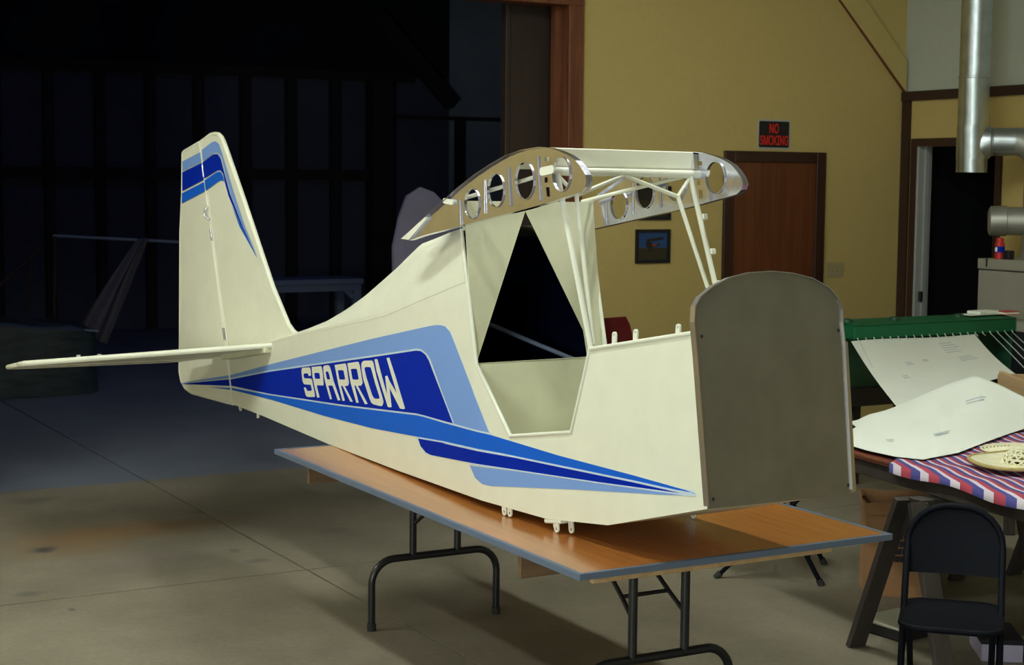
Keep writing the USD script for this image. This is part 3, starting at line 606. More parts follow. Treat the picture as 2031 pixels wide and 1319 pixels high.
# fairing: fabric from the spar tube up over the ribs' crown
fr = [(-.668, 1.086), (-.668, 1.140), (-.675, 1.1445), (-.700, 1.148), (-.74, 1.1515), (-.80, 1.1525), (-.88, 1.150), (-1.0, 1.134)]
V, F = [], []
for f, u in fr: V += [(f, -.018, u), (f, WD + .018, u)]
for i in range(len(fr) - 1): F += [(2 * i, 2 * i + 1, 2 * i + 3), (2 * i, 2 * i + 3, 2 * i + 2)]
fa = trimesh.Trimesh(np.array(V), np.array(F), process=False); fb = fa.copy(); fb.apply_translation((-.006, 0, -.006)); fb.invert()
obj('leading_fairing', [fa, fb], 'cream_paint', ac, smooth=40)
# lugs under the belly, tabs on the cowl rail, tie ring at the tail
def lug(f, y, u, L=.045, w=.024, t=.005, face=Y_):
    p = LineString([(0, 0), (0, -L + w / 2)]).buffer(w / 2).difference(shapely.Point(0, -L + w / 2).buffer(w * .22))
    return axes(prism(p, -t / 2, t / 2), X_, Z_, -Y_, (f, y, u))
for k, (f, y, u, L) in enumerate([(-1.107, .004, -.006, .037), (-1.075, .006, -.010, .037), (-.835, .030, -.045, .039), (-.790, .004, -.050, .040), (-.745, .030, -.052, .042), (-.80, WD - .004, -.047, .036), (-.745, WD - .03, -.052, .042)]):
    obj('gear_lug', lug(f, y, u, L, .026), 'tube_white', ac)
obj('gear_bracket', bx(-.86, -.765, .0, .05, -.062, -.046, .004), 'tube_white', ac)
obj('tie_ring', ring([np.array((-3.985, CL - .02, .398)) + .013 * np.array((math.cos(a), 0, math.sin(a))) for a in np.linspace(0, 2 * math.pi, 16, endpoint=False)], .0035, 8), 'tube_white', ac, smooth=60)
obj('tail_tab', bar((-3.70, .232, .366), (-3.706, .232, .342), .012, .006), 'tube_white', ac)
for f in (-.406, -.297, -.09):
    for y in (.004, WD - .004):
        obj('cowl_tab', axes(prism(LineString([(f, .48), (f + .008, .523)]).buffer(.010).difference(shapely.Point(f + .008, .523).buffer(.004)), -.003, .003), X_, Z_, -Y_, (0, y, 0)), 'tube_white', ac)

# ================================================================== table under the aircraft
TB = thing('folding_table', 'orange-topped folding table with grey-blue edging and black tube legs under the aircraft', 'table', (2.4476, 3.9119, 0), -.353)
TW, TL, TH = 1.188, 2.449, .7380
obj('table_top', bx(.012, TW - .012, .012, TL - .012, TH - .018, TH), 'table_laminate', TB)
e_ = Polygon([(0, 0), (TW, 0), (TW, TL), (0, TL)]).difference(Polygon([(.016, .016), (TW - .016, .016), (TW - .016, TL - .016), (.016, TL - .016)]))
e_ = Polygon([(0, 0), (TW, 0), (TW, TL), (0, TL)]).buffer(.004).difference(Polygon([(.013, .013), (TW - .013, .013), (TW - .013, TL - .013), (.013, TL - .013)]))
obj('edge_band', prism(e_, TH - .018, TH + .0012), 'edge_band', TB)
obj('apron_board', bx(.03, TW - .12, .40, .42, TH - .105, TH - .02, .002), 'plywood', TB)
obj('apron_board', bx(.03, TW - .20, TL - .30, TL - .28, TH - .10, TH - .02, .002), 'plywood', TB)
obj('apron_board', bx(.08, TW - .20, .055, .075, TH - .05, TH - .02, .002), 'pine', TB)
for s_, k in ((.455, 1), (2.128, -1)):
    lf = obj('leg_frame', MB().add(
        tube([(TW / 2 - .295, s_, .02)] + [np.array(q) for q in arc((TW / 2 - .195, s_, .195), .10, math.pi, math.pi / 2, 9, X_, Z_)] + [np.array(q) for q in arc((TW / 2 + .195, s_, .195), .10, math.pi / 2, 0, 9, X_, Z_)] + [(TW / 2 + .295, s_, .02)], .0155, 14),
        tube([(TW / 2 - .105, s_, .295), (TW / 2 - .105, s_, TH - .02)], .0155, 14), tube([(TW / 2 + .105, s_, .295), (TW / 2 + .105, s_, TH - .02)], .0155, 14)), 'black_steel', TB, smooth=50)
    for q in (-.295, .295): obj('foot_cap', lathe([(0, 0), (.018, 0), (.0185, .004), (.0185, .03), (.0155, .032)], 16, (TW / 2 + q, s_, 0)), 'rubber', lf, smooth=40)
    br = [[np.array((TW / 2 + q, s_, .43)), np.array((TW / 2 + q * .9, s_ + k * .085, .488)), np.array((TW / 2 + q * .7, s_ + k * .42, TH - .02))] for q in (-.105, .105)]
    for b in br: obj('leg_brace', tube(b, .008, 10), 'black_steel', TB, smooth=50)
    obj('brace_rung', tube([br[0][1], br[1][1]], .007, 10), 'black_steel', TB, smooth=50)

# ================================================================== things on the walls
sg = thing('no_smoking_sign', 'black and red NO SMOKING sign with a pale border above the brown door', 'sign', (7.79, WY, 2.239))
rr = lambda w, h, r: sbox(-w / 2 + r, -h / 2 + r, w / 2 - r, h / 2 - r).buffer(r)
wallf = lambda m, y=0: axes(m, X_, Z_, -Y_, (0, y, 0))
obj('border', wallf(prism(rr(.312, .222, .012), 0, .003)), 'jamb_white', sg)
obj('panel', wallf(prism(rr(.286, .196, .012), .003, .004)), 'sign_black', sg)
def letters(txt, h, w, cx, cz):
    m = meshkit.text_mesh(txt, h, .0008, bold=True); b = m.bounds; sc = w / (b[1, 0] - b[0, 0])
    m.apply_scale([sc, 1, 1]); b = m.bounds; m.apply_translation([cx - (b[0, 0] + b[1, 0]) / 2, cz - (b[0, 1] + b[1, 1]) / 2, .004]); return wallf(m)
obj('lettering', [letters('NO', .068, .088, -.002, .044), letters('SMOKING', .068, .272, 0, -.044)], 'sign_red', sg, label='red NO SMOKING lettering')

def picture(label, z, seed):
    p = thing('framed_photograph', label, 'picture', (6.697, WY, z))
    w, h = .302, .245
    obj('frame', wallf(prism(rr(w, h, .004).difference(rr(w - .045, h - .045, .002)), 0, .016)), 'black', p)
    obj('print', wallf(prism(rr(w - .045, h - .045, .002), 0, .005)), 'photo_sky' if seed == 0 else 'photo_ground', p)
    if seed == 0:
        obj('printed_ground', wallf(prism(sbox(-w / 2 + .024, -h / 2 + .024, w / 2 - .024, -.012), .005, .0056)), 'photo_ground', p)
        pl = shapely.union_all([LineString([(-.045, .042), (.085, .058)]).buffer(.010), LineString([(-.05, .0), (.03, .012)]).buffer(.007), Polygon([(-.06, .03), (-.035, .034), (.02, .012), (.06, .022), (.055, .004), (-.02, -.018), (-.058, -.005)]),
                               LineString([(-.02, .04), (-.03, .0)]).buffer(.003), shapely.Point(-.035, -.03).buffer(.010), shapely.Point(-.005, -.032).buffer(.010)])
        obj('printed_aeroplane', wallf(prism(pl, .0056, .0062)), 'photo_dark', p)
        obj('printed_aeroplane', wallf(prism(Polygon([(-.005, .015), (.045, .018), (.03, .002), (0, -.004)]), .0062, .0066)), 'photo_red', p)
    else:
        obj('printed_ground', wallf(prism(sbox(-w / 2 + .024, .02, w / 2 - .024, h / 2 - .024), .005, .0056)), 'photo_dark', p)
    return p
picture('framed photograph of an aeroplane under blue sky, the lower one on the yellow wall', 1.409, 0)
picture('dark framed photograph, the upper one, half hidden by the far wing rib', 1.722, 1)

sw = thing('switch_plate', 'ivory triple light switch plate on the yellow wall right of the brown door', 'switch', (8.42, WY, 1.204))
obj('plate', wallf(prism(rr(.165, .118, .006), 0, .006)), 'ivory', sw)
for k in (-1, 0, 1): obj('toggle', bx(k * .046 - .005, k * .046 + .005, -.016, -.006, -.010, .012, .002), 'ivory', sw)

# ================================================================== heating corner
HXc, HYc = 8.50, 8.435
fp = thing('stove_pipe', 'galvanised metal stove pipe hanging down with a side tee at the right', 'stove pipe', (HXc, HYc, 1.96))
R_ = .107
obj('pipe_section', lathe([(R_ - .004, 0), (R_, 0), (R_, .09), (R_ - .004, .09)], 36), 'galvanised', fp, smooth=40)
tee = obj('tee', lathe([(R_ - .004, .09), (R_ + .003, .09), (R_ + .003, .33), (R_ - .004, .33)], 36), 'galvanised', fp, smooth=40)
obj('pipe_section', lathe([(R_ - .004, .33), (R_, .33), (R_, .665), (R_ + .001, .665), (R_ + .001, .675), (R_ - .004, .675)], 36), 'galvanised', fp, smooth=40)
obj('pipe_section', lathe([(R_ - .004, .675), (R_ - .001, .675), (R_ - .001, 2.64), (R_ - .004, 2.64)], 36), 'galvanised', fp, smooth=40)
obj('seam_ring', lathe([(R_ - .002, .655), (R_ + .004, .66), (R_ + .004, .67), (R_ - .002, .675)], 36), 'galvanised', fp, smooth=40)
bd = np.array([.722, -.692, 0]); bs = np.cross(Z_, bd)          # branch direction
cone = []
V, F = [], []
for i, (d, rr_, dz) in enumerate([(.04, .15, -.03), (.12, .112, 0), (.13, .098, .0), (.62, .098, 0)]):
    for j in range(28):
        a = 2 * math.pi * j / 28; V.append(bd * d + bs * rr_ * .92 * math.cos(a) * (.7 if i == 0 else 1) + Z_ * (.215 + dz + rr_ * math.sin(a)))
for i in range(3):
    for j in range(28):
        a, b = i * 28 + j, i * 28 + (j + 1) % 28; F += [(a, b, b + 28), (a, b + 28, a + 28)]
m = trimesh.Trimesh(np.array(V), np.array(F), process=False)
if m.face_normals[5] @ (m.triangles_center[5] - (bd * .1 + Z_ * .215)) < 0: m.invert()
obj('branch_pipe', m, 'galvanised', fp, smooth=40)
obj('branch_collar', ring([bd * .135 + bs * .098 * math.cos(a) + Z_ * (.215 + .098 * math.sin(a)) for a in np.linspace(0, 2 * math.pi, 28, endpoint=False)], .005, 8), 'galvanised', fp, smooth=60)

hx0, hy0 = 8.38, 7.33
FY = .795                              # flue, from the near end
ht = thing('furnace', 'beige metal furnace cabinet with a flue on top at the right edge', 'heater', (hx0, hy0, 0))
obj('cabinet', bx(0, .675, 0, .89, .05, 1.285, .006), 'heater_beige', ht)
obj('cabinet_lid', bx(-.006, .68, -.005, .895, 1.292, 1.365, .006), 'heater_beige', ht)
obj('lid_hook', bx(-.014, -.004, .80, .807, 1.31, 1.368), 'black', ht)
obj('plinth', bx(.02, .66, .02, .87, 0, .05), 'black', ht)
obj('flue', lathe([(.0, 1.365), (.115, 1.365), (.10, 1.40), (.092, 1.41), (.092, 2.02), (.088, 2.02)], 32, (.444, FY, 0)), 'flue_grey', ht, smooth=40)
obj('flue_elbow', tube([(.444, FY, 2.0)] + arc(np.array((.444, FY, 2.015)) - bd * .16, .16, 0, math.pi / 2, 8, bd, Z_), .094, 24), 'flue_grey', ht, smooth=40)
obj('draft_regulator', axes(lathe([(0, .0), (.085, .0), (.105, .012), (.108, .12), (.10, .125), (.10, .30)], 32), bs, Z_, bd, np.array((.444, FY, 1.62)) - bd * .32), 'flue_grey', ht, smooth=40)
obj('draft_flap', axes(lathe([(0, -.003), (.075, -.003), (.078, 0), (0, 0)], 28), bs, Z_, bd, np.array((.444, FY, 1.62)) - bd * .32), 'heater_beige', ht, smooth=40)
obj('flap_weight', axes(lathe([(0, -.012), (.018, -.012), (.018, 0), (0, 0)], 14), bs, Z_, bd, np.array((.444, FY, 1.665)) - bd * .318 + bs * .03), 'black', ht)
can = thing('spray_can', 'small red can with a white and blue label on top of the beige furnace', 'can', (8.44, 8.085, 1.3655))
obj('body', lathe([(0, 0), (.034, 0), (.034, .105), (.030, .112), (0, .112)], 22), 'red', can, smooth=40)
obj('label_band', lathe([(.0345, .045), (.0347, .046), (.0347, .085), (.0345, .086)], 22), 'blue_dark', can, smooth=40)
obj('cap', lathe([(0, .112), (.026, .112), (.026, .140), (.022, .145), (0, .145)], 20), 'red', can, smooth=40)
obj('label_mark', bx(-.0365, -.0345, -.012, .008, .050, .080), 'paper', can)
sb_ = thing('control_box', 'small black box beside the red can on the beige furnace', 'box', (8.45, 8.01, 1.3655))
obj('case', bx(-.03, .03, -.025, .03, 0, .06, .004), 'black', sb_)
obj('dial', axes(lathe([(0, .006), (.014, .006), (.016, 0), (0, 0)], 14), Y_, Z_, X_ * -1, (-.03, 0, .03)), 'near_black', sb_)

# ================================================================== green bench hood with its cords and the sloping plan
gb = thing('green_hood_bench', 'long green metal bench hood behind the worktable with a row of white cords', 'bench', (6.68, 7.55, 0))
GL = 1.375
obj('front_beam', bx(0, GL, 0, .10, .921, 1.012, .005), 'green', gb)
obj('top_cover', axes(prism([(.0, 1.012), (.20, 1.030), (.20, 1.024), (.0, 1.004)], 0, GL), Y_, Z_, X_), 'green', gb)
obj('back_panel', bx(0, GL - .04, .14, .16, .61, 1.02), 'green_dark', gb)
obj('end_panel', bx(GL - .02, GL, 0.02, .20, .55, .93, .003), 'green_dark', gb)
obj('hidden_shelf', bx(.0, GL - .05, .05, .2, .50, .61, .003), 'black', gb)
for x in (.10, GL - .12): obj('leg', bx(x, x + .06, .10, .16, 0, .50, .003), 'black', gb)
for x in (.045, .43, .98): obj('hinge_nub', lathe([(0, 0), (.035, 0), (.03, .02), (.012, .026), (0, .026)], 16, (x, .12, 1.018)), 'green_dark', gb, smooth=40)
cdir = np.array([-.72, -.98, -.105])
for k in range(21):
    x = .02 + k * .0655
    p0 = np.array([x, -.004, .935]); p1 = np.array([x + .004, -.012, .918]); L = 1.0
    if k == 0: L = .95
    hidden = 1 <= k <= 16
    obj('cord', tube([p0, p1] + [p1 + cdir * L * t * (.06 if hidden else 1) + (0, 0, .004) for t in (.5, 1.)], .0028, 6), 'cord', gb)
# plan sheet
TLp, TRp, BRp, BLp = map(np.array, ((6.64, 7.535, .917), (7.67, 7.535, .917), (6.81, 6.37, .833), (5.50, 5.90, .792)))
def grid(fn, nu, nv):
    V = np.array([fn(a, b) for b in np.linspace(0, 1, nv + 1) for a in np.linspace(0, 1, nu + 1)])
    F = []
    for j in range(nv):
        for i in range(nu):
            a = j * (nu + 1) + i; F += [(a, a + 1, a + nu + 2), (a, a + nu + 2, a + nu + 1)]
    return trimesh.Trimesh(V, np.array(F), process=False)
def thick(m, t=.0012):
    n = m.vertex_normals; b = m.copy(); b.vertices = m.vertices - n * t; b.invert(); return trimesh.util.concatenate([m, b])
def slope(a, b):
    p = (TLp * (1 - a) + TRp * a) * (1 - b) + (BLp * (1 - a) + BRp * a) * b
    return p + np.array([0, 0, -.02 * math.sin(math.pi * b) + .004 * math.sin(7 * a + 3 * b)])
pm = grid(slope, 24, 16)
if pm.face_normals[:, 2].mean() < 0: pm.invert()
ps_ = thing('plan_sheet', 'large white drawing sheet sloping from the green hood down to the worktable', 'paper')
obj('sheet', thick(pm), 'paper', ps_, smooth=True)
def inkpatch(fn, a0, a1, b0, b1, n=3):
    out = []
    for k in range(n):
        b = b0 + (b1 - b0) * k / max(1, n - 1)
        q = grid(lambda u, v: fn(a0 + (a1 - a0) * (u * (.75 + .25 * ((k * 37) % 5) / 4)), b + v * .012) + np.array([0, 0, .0015]), 8, 1)
        if q.face_normals[:, 2].mean() < 0: q.invert()
        out.append(q)
    return out
obj('drawing_lines', inkpatch(slope, .66, .80, .12, .30, 5) + inkpatch(slope, .72, .86, .42, .50, 3) + inkpatch(slope, .30, .36, .40, .43, 2) + inkpatch(slope, .44, .49, .38, .40, 2) + inkpatch(slope, .2, .26, .60, .63, 2), 'plan_ink', ps_, kind='stuff')

bk_ = thing('paper_stack', 'loose white papers lying on top of the green hood', 'paper', (7.72, 7.62, 1.030), 4)
obj('sheet', bx(0, .30, 0, .12, 0, .004), 'paper', bk_)
obj('sheet', axes(bx(0, .20, 0, .11, 0, .018, .004), np.array([.99, .05, 0]), np.array([-.05, .99, 0]), Z_, (.10, .01, .005)), 'paper', bk_)
rb_ = thing('red_book', 'thin red booklet beside the papers on the end of the green hood', 'book', (8.0, 7.60, 1.028), -3)
obj('cover', bx(0, .13, 0, .10, 0, .004), 'red', rb_); obj('pages', bx(.003, .127, .003, .10, .004, .017), 'paper', rb_); obj('cover', bx(0, .13, 0, .10, .017, .021), 'red', rb_)

cab = thing('storage_cabinet', 'dark low cabinet with a beige top at the right edge behind the green hood', 'cabinet', (8.065, 7.42, 0))
obj('body', bx(0, .22, 0, .6, 0, .92, .004), 'near_black', cab)
obj('top_slab', bx(-.006, .225, -.02, .62, .92, .985, .004), 'heater_beige', cab)
obj('door_panel', bx(.012, .208, -.012, .0, .06, .88, .002), 'navy_dark', cab)
obj('door_knob', bx(.17, .185, -.022, -.012, .60, .63, .002), 'black', cab)
mb_ = obj('maroon_box', bx(8.22, 8.40, 7.42, 7.478, .90, .98, .004), 'maroon', cab) if False else None

# ================================================================== worktable
ev = np.array([.13, .9915, 0]); ev /= np.linalg.norm(ev); eu = np.array([ev[1], -ev[0], 0])     # along its left edge, and inward
w0 = np.array([4.395, 4.03, 0])
wt = thing('worktable', 'reddish wooden worktable on trestles at the right, covered with papers and a striped cloth', 'table', matrix=[[*eu, 0], [*ev, 0], [0, 0, 1, 0], [*(w0), 1]])
obj('top_board', bx(0, 1.45, -.85, 1.62, .735, .757, .003), 'redwood_edge', wt)
obj('edge_strip', bx(-.006, .0, -.85, 1.62, .748, .758, .001), 'cedar', wt)
obj('apron', bx(.03, .055, -.80, 1.55, .665, .735, .002), 'trestle_wood', wt)
def trestle(y, label, x0):
    t = thing('trestle', label, 'trestle', w0 + ev * y, -7.45)
    obj('beam', bx(x0 + .02, 1.4, -.045, .045, .60, .662, .003), 'trestle_wood', t)
    for x in (x0, 1.34):
        for s in (-1, 1):
            obj('leg', bar((x, s * .045, .655), (x - .03, s * .30, 0), .028, .078, up=X_), 'trestle_wood', t)
        obj('gusset', axes(prism([(-.07, .655), (.07, .655), (.11, .50), (-.11, .50)], 0, .012), Y_, Z_, X_, (x + .02, 0, 0)), 'trestle_wood', t)
    return t
trestle(.58, 'dark wooden trestle under the near end of the worktable, beside the paper bag', -.08)
trestle(1.35, 'dark wooden trestle under the far end of the worktable', 1.0)

# striped cloth: coloured bands as printed in the weave
n = {'geo': ('geometry', {}), 'm': ('mapping', {'rotation': (0, 0, 0), 'scale': (1, 1, 1)}),
     'sep': ('separate_xyz', {}), 'a': ('math', {'math_type': 'multiply', 'value2': .92 / .050}), 'b': ('math', {'math_type': 'multiply_add', 'value2': -.39 / .050}), 'f': ('math', {'math_type': 'fraction'}),
     'r': ('rgb_ramp', {'interpolate': False, 'ramp': [(0, (.60, .54, .62)), (.20, (.34, .04, .07)), (.56, (.05, .05, .22)), (.90, (.60, .54, .62))]}),
     'p': ('principled_bsdf', {'roughness': .9})}
MATS['striped_cloth'] = usdkit.material(stage, '/World/Looks/striped_cloth', n, [('geo.position', 'sep.vector'), ('sep.x', 'a.value1'), ('sep.y', 'b.value1'), ('a.value', 'b.value3'), ('b.value', 'f.value1'), ('f.value', 'r.fac'), ('r.color', 'p.base_color')], surface='p.BSDF')
def cloth(a, b):                      # a across from the left edge, b along it
    u = -.012 + 1.25 * a; v = -.80 + 2.2 * b
    z = .7645 + .0028 * (math.sin(23 * v + 5 * u) + math.sin(17 * u))
    if v > .80: u += min(.14, (v - .80) * .9) * (1 - a)
    if a < .03 and v < .82: u, z = -.014 - .003 * math.sin(9 * v), .755 - .030 - .008 * math.sin(11 * v) if a == 0 else .757
    return w0 + eu * u + ev * v + Z_ * z
cg = np.concatenate([[0, .012], np.linspace(.03, 1, 40)])
V = np.array([cloth(a, b) for b in np.linspace(0, 1, 50) for a in cg]); F = []
for j in range(49):
    for i in range(len(cg) - 1):
        a = j * len(cg) + i; F += [(a, a + 1, a + len(cg) + 1), (a, a + len(cg) + 1, a + len(cg))]
cm = trimesh.Trimesh(V, np.array(F), process=False)
obj('striped_cloth', thick(cm, .0015), 'striped_cloth', None, smooth=True, label='red, white and blue striped cloth spread over the near part of the worktable', cat='cloth')

# heap of paper draped up to a peak
A_ = np.array([(4.600, 5.30, .768), (4.555, 5.05, .768), (4.55, 4.88, .769), (4.601, 4.776, .769), (4.846, 4.829, .770), (5.185, 4.993, .770), (5.42, 5.10, .771), (5.663, 5.20, .772), (5.83, 5.24, .772)])
B_ = np.array([(4.955, 5.572, .770), (5.03, 5.60, .772), (5.12, 5.66, .776), (5.216, 5.722, .785), (5.485, 5.808, .822), (5.738, 5.801, .895), (5.849, 5.723, .945), (5.87, 5.567, .905), (5.875, 5.434, .865), (5.88, 5.33, .83)])
ta, tb = np.linspace(0, 1, len(A_)), np.linspace(0, 1, len(B_))
def heap(a, b):
    p = np.array([np.interp(a, ta, A_[:, k]) for k in range(3)]); q = np.array([np.interp(a, tb, B_[:, k]) for k in range(3)])
    if b <= .8:
        s = b / .8; r = p * (1 - s) + q * s; r[2] = p[2] + (q[2] - p[2]) * s ** 1.5
    else:
        s = (b - .8) / .2; r = q + np.array([.05, .10, 0]) * s; r[2] = q[2] - (q[2] - .775) * .9 * s ** 1.2
    r[2] += .005 * (meshkit.noise(np.array([r[0] * 7, r[1] * 7, 0.])) - .5) * min(1, 4 * b) + .005
    return r
hm = grid(heap, 40, 30)
if hm.face_normals[:, 2].mean() < 0: hm.invert()
hp_ = thing('plan_paper', 'big white drawing sheet spread on the worktable and raised to a peak', 'paper')
obj('sheet', thick(hm), 'paper', hp_, smooth=True)
obj('drawing_lines', inkpatch(heap, .26, .32, .30, .33, 2) + inkpatch(heap, .46, .52, .26, .28, 2) + inkpatch(heap, .60, .70, .52, .55, 2), 'plan_ink', hp_, kind='stuff')

# wooden tray and the low stand beneath it
st = thing('side_stand', 'low dark stand under the wooden tray beyond the worktable', 'stand', (6.40, 5.90, .0), -30.8)
obj('top_board', bx(-.03, .42, -.48, .34, .785, .815, .003), 'trestle_wood', st)
for x in (-.01, .35):
    for y in (-.46, .28): obj('leg', bx(x, x + .05, y, y + .05, 0, .785, .003), 'trestle_wood', st)
ty = thing('wooden_tray', 'pale wooden tray of plain boards at the right edge behind the papers', 'tray', (6.385, 6.078, .816), -30.8)
obj('side_board', bx(-.01, .012, -1.05, .0, 0, .088, .003), 'pine', ty)
obj('side_board', bx(.26, .282, -1.05, .15, 0, .088, .003), 'pine', ty)
obj('end_board', bx(-.01, .282, .0, .022, 0, .07, .003), 'pine', ty)
obj('bottom_board', bx(.012, .26, -1.05, .0, 0, .012), 'cedar', ty)

# straw hat
hat = thing('straw_hat', 'cream woven straw hat with a lace-like crown lying on the striped cloth', 'hat', (4.905, 4.50, .773), 0)
def brim(a, r): return (r * 1.32 * math.cos(a), r * math.sin(a), .004 + .016 * max(0, (r - .13) / .07) + .005 * math.sin(3 * a) * (r / .2))
m = grid(lambda u, v: np.array(brim(u * 2 * math.pi, .05 + .15 * v)), 56, 8)
if m.face_normals[:, 2].mean() < 0: m.invert()
obj('brim', thick(m, .003), 'straw', hat, smooth=True)
obj('brim_edge', ring([np.array(brim(a, .20)) for a in np.linspace(0, 2 * math.pi, 56, endpoint=False)], .0075, 8), 'straw_rim', hat, smooth=60)
# openwork crown: woven strands, so that the holes are real
cr = []
def dome(a, t): return np.array([.115 * math.cos(a) * math.cos(t) ** .7, .095 * math.sin(a) * math.cos(t) ** .7, .006 + .062 * math.sin(t)])
for k in range(18):
    for s in (1, -1): cr.append(tube([dome(2 * math.pi * k / 18 + s * t * .75, t) for t in np.linspace(0, 1.45, 9)], .0042, 5))
for t in (0.02, .35, .7, 1.05, 1.35): cr.append(ring([dome(a, t) for a in np.linspace(0, 2 * math.pi, 30, endpoint=False)], .005, 5))
obj('crown', cr, 'straw', hat, smooth=True, kind='stuff')
mt2 = thing('woven_mat', 'small round cream woven mat lying behind the straw hat on the worktable', 'mat', (5.10, 4.76, .775))
rows_ = [ring([np.array((r * math.cos(a), r * .8 * math.sin(a), .008 + .012 * (1 - r / .15))) for a in np.linspace(0, 2 * math.pi, 36, endpoint=False)], .006, 6) for r in np.linspace(.02, .15, 9)]
obj('coil', rows_, 'straw', mt2, smooth=True, kind='stuff')

# ================================================================== under and around the worktable
def folding_chair(label, loc, rz, w):
    """Metal folding chair facing +x."""
    c = thing('folding_chair', label, 'chair', loc, rz, 'dark metal folding chairs')
    hoop = [(.20, -w, .02), (-.02, -w, .42), (-.135, -w, .60)] + [np.array(q) for q in arc((-.172, -w + .135, .635), .135, math.pi, math.pi / 2, 7, Y_, np.array([-.30, 0, .954]))] + \
           [np.array(q) for q in arc((-.172, w - .135, .635), .135, math.pi / 2, 0, 7, Y_, np.array([-.30, 0, .954]))] + [(-.135, w, .60), (-.02, w, .42), (.20, w, .02)]
    h = obj('front_frame', tube(hoop, .0115, 10), 'chair_blue', c, smooth=50)
    for s in (-1, 1):
        l = obj('rear_leg', tube([(.12, s * (w - .025), .43), (-.27, s * (w - .025), .02)], .0105, 10), 'chair_blue', c, smooth=50)
        obj('rubber_foot', tube([(-.265, s * (w - .025), .026), (-.289, s * (w - .025), .001)], .0155, 10), 'rubber', l, smooth=50)
        obj('rubber_foot', tube([(.195, s * w, .028), (.211, s * w, .001)], .0165, 10), 'rubber', h, smooth=50)
    obj('rear_rung', tube([(-.17, -w + .025, .123), (-.17, w - .025, .123)], .007, 8), 'chair_blue', c, smooth=50)
    obj('front_rung', tube([(.145, -w, .12), (.145, w, .12)], .007, 8), 'chair_blue', c, smooth=50)
    seat = rr(.38, 2 * w, .07)
    obj('seat', [axes(prism(seat, -.010, .0), X_, Y_, Z_, (.03, 0, .445)), axes(ring([np.array((x, y, -.008)) for x, y in np.array(seat.exterior.segmentize(.04).coords)[:-1]], .010, 8), X_, Y_, Z_, (.03, 0, .445))], 'chair_blue', c, smooth=40)
    def back(u, v):
        y = -w + 2 * w * u; top = math.sqrt(max(0., 1 - max(0., abs(y) - (w - .135)) ** 2 / .135 ** 2)) * .133; z = -.10 + (top + .10) * v
        return np.array([-.172 - .3 * z - .012 * (1 - (2 * u - 1) ** 2), y, .635 + .954 * z])
    b = grid(back, 20, 8)
    b2 = b.copy(); b2.apply_translation((.006, 0, 0)); b2.invert()
    obj('backrest', [b, b2], 'chair_blue', c, smooth=40)
    return c
folding_chair('dark blue-grey metal folding chair in the right foreground, turned toward the camera', (3.915, 3.905, 0), -136, .158)
folding_chair('dark metal folding chair behind the orange table, only its seat and legs showing', (4.923, 6.054, 0), -42, .215)

# red moulded chair by the wall
rc = thing('plastic_chair', 'dark red moulded chair against the yellow wall, seen through the cockpit', 'chair', (6.17, 9.08, 0), 25)
def shell(u, v):
    y = (u - .5) * 2
    if v < .5: s = v / .5; x, z = .22 - .42 * s, .45 - .03 * s + .02 * y * y
    else: s = (v - .5) / .5; x, z = -.20 - .10 * s, .42 + .52 * s ** 1.05
    wv = .24 - (.03 if v > .5 else 0) * ((v - .5) / .5) - (.05 if v > .93 else 0) * ((v - .93) / .07)
    return np.array([wv * y, -(x + .06 * y * y * (v if v > .4 else .4)) * 1.0, z])
sm = grid(shell, 16, 20)
obj('shell', thick(sm, .008), 'maroon', rc, smooth=True)
for x in (-.19, .19):
    for y in (-.18, .20): obj('leg', tube([(x * .8, y * .7, .43), (x * 1.1, y * 1.15, .0)], .011, 10), 'black_steel', rc, smooth=50)

# paper bag
pd = np.array([.264, -.199, 0]); pd /= np.linalg.norm(pd)
bg = thing('paper_bag', 'brown paper grocery bag with dark print standing under the worktable', 'bag', matrix=[[*pd, 0], [*np.cross(Z_, pd), 0], [0, 0, 1, 0], [4.985, 5.519, 0, 1]])
def bag(u, v):                         # u around, v up
    per = [(0, 0), (.33, 0), (.33, .29), (0, .29)]; t = (u % 1) * 4; i = int(t) % 4; f = t - int(t)
    p = np.array(per[i]) * (1 - f) + np.array(per[(i + 1) % 4]) * f
    c = np.array([.165, .145]); k = 1 + .03 * math.sin(3 * v * 3 + 4 * u * 6.28) * v - .02 * math.sin(math.pi * v)
    nz = meshkit.noise(np.array([p[0] * 14, p[1] * 14, v * 5.]))
    p = c + (p - c) * (k + .05 * (nz - .5))
    return np.array([p[0], p[1], max(.0, .435 * v + .012 * (meshkit.noise(np.array([u * 12., v * 6, 3.])) - .5) * v)])
bm = grid(bag, 48, 14)
if (bm.triangles_center - np.array([.165, .145, .2]) * 1.)[:, :].dot(np.eye(3))[0] @ bm.face_normals[0] < 0: bm.invert()
obj('bag_wall', thick(bm, .002), 'paper_bag', bg, smooth=30)
obj('bag_base', bx(.01, .32, .01, .28, 0, .006), 'paper_bag', bg)
rim_ = grid(lambda u, v: bag(u, 1.0) + np.array([(.165 - bag(u, 1.)[0]) * .02 * v - (bag(u, 1.)[0] - .165) * -.045 * (1 if v < .5 else 1), (bag(u, 1.)[1] - .145) * .045, -.055 * v + .002]), 48, 2)
obj('folded_rim', thick(rim_, .0015), 'paper_bag', bg, smooth=30)
pr = []
for k, (z, a0, a1) in enumerate([(.27, .10, .27), (.235, .10, .25), (.20, .09, .27), (.165, .10, .26)]):
    nb = 5 + k % 2
    for j in range(nb):
        x0 = a0 + (a1 - a0) * j / nb; pr.append(bx(x0, x0 + (a1 - a0) / nb * .82, -.016, -.0135, z, z + .026))
obj('dark_print', pr, 'bag_print', bg, kind='stuff')

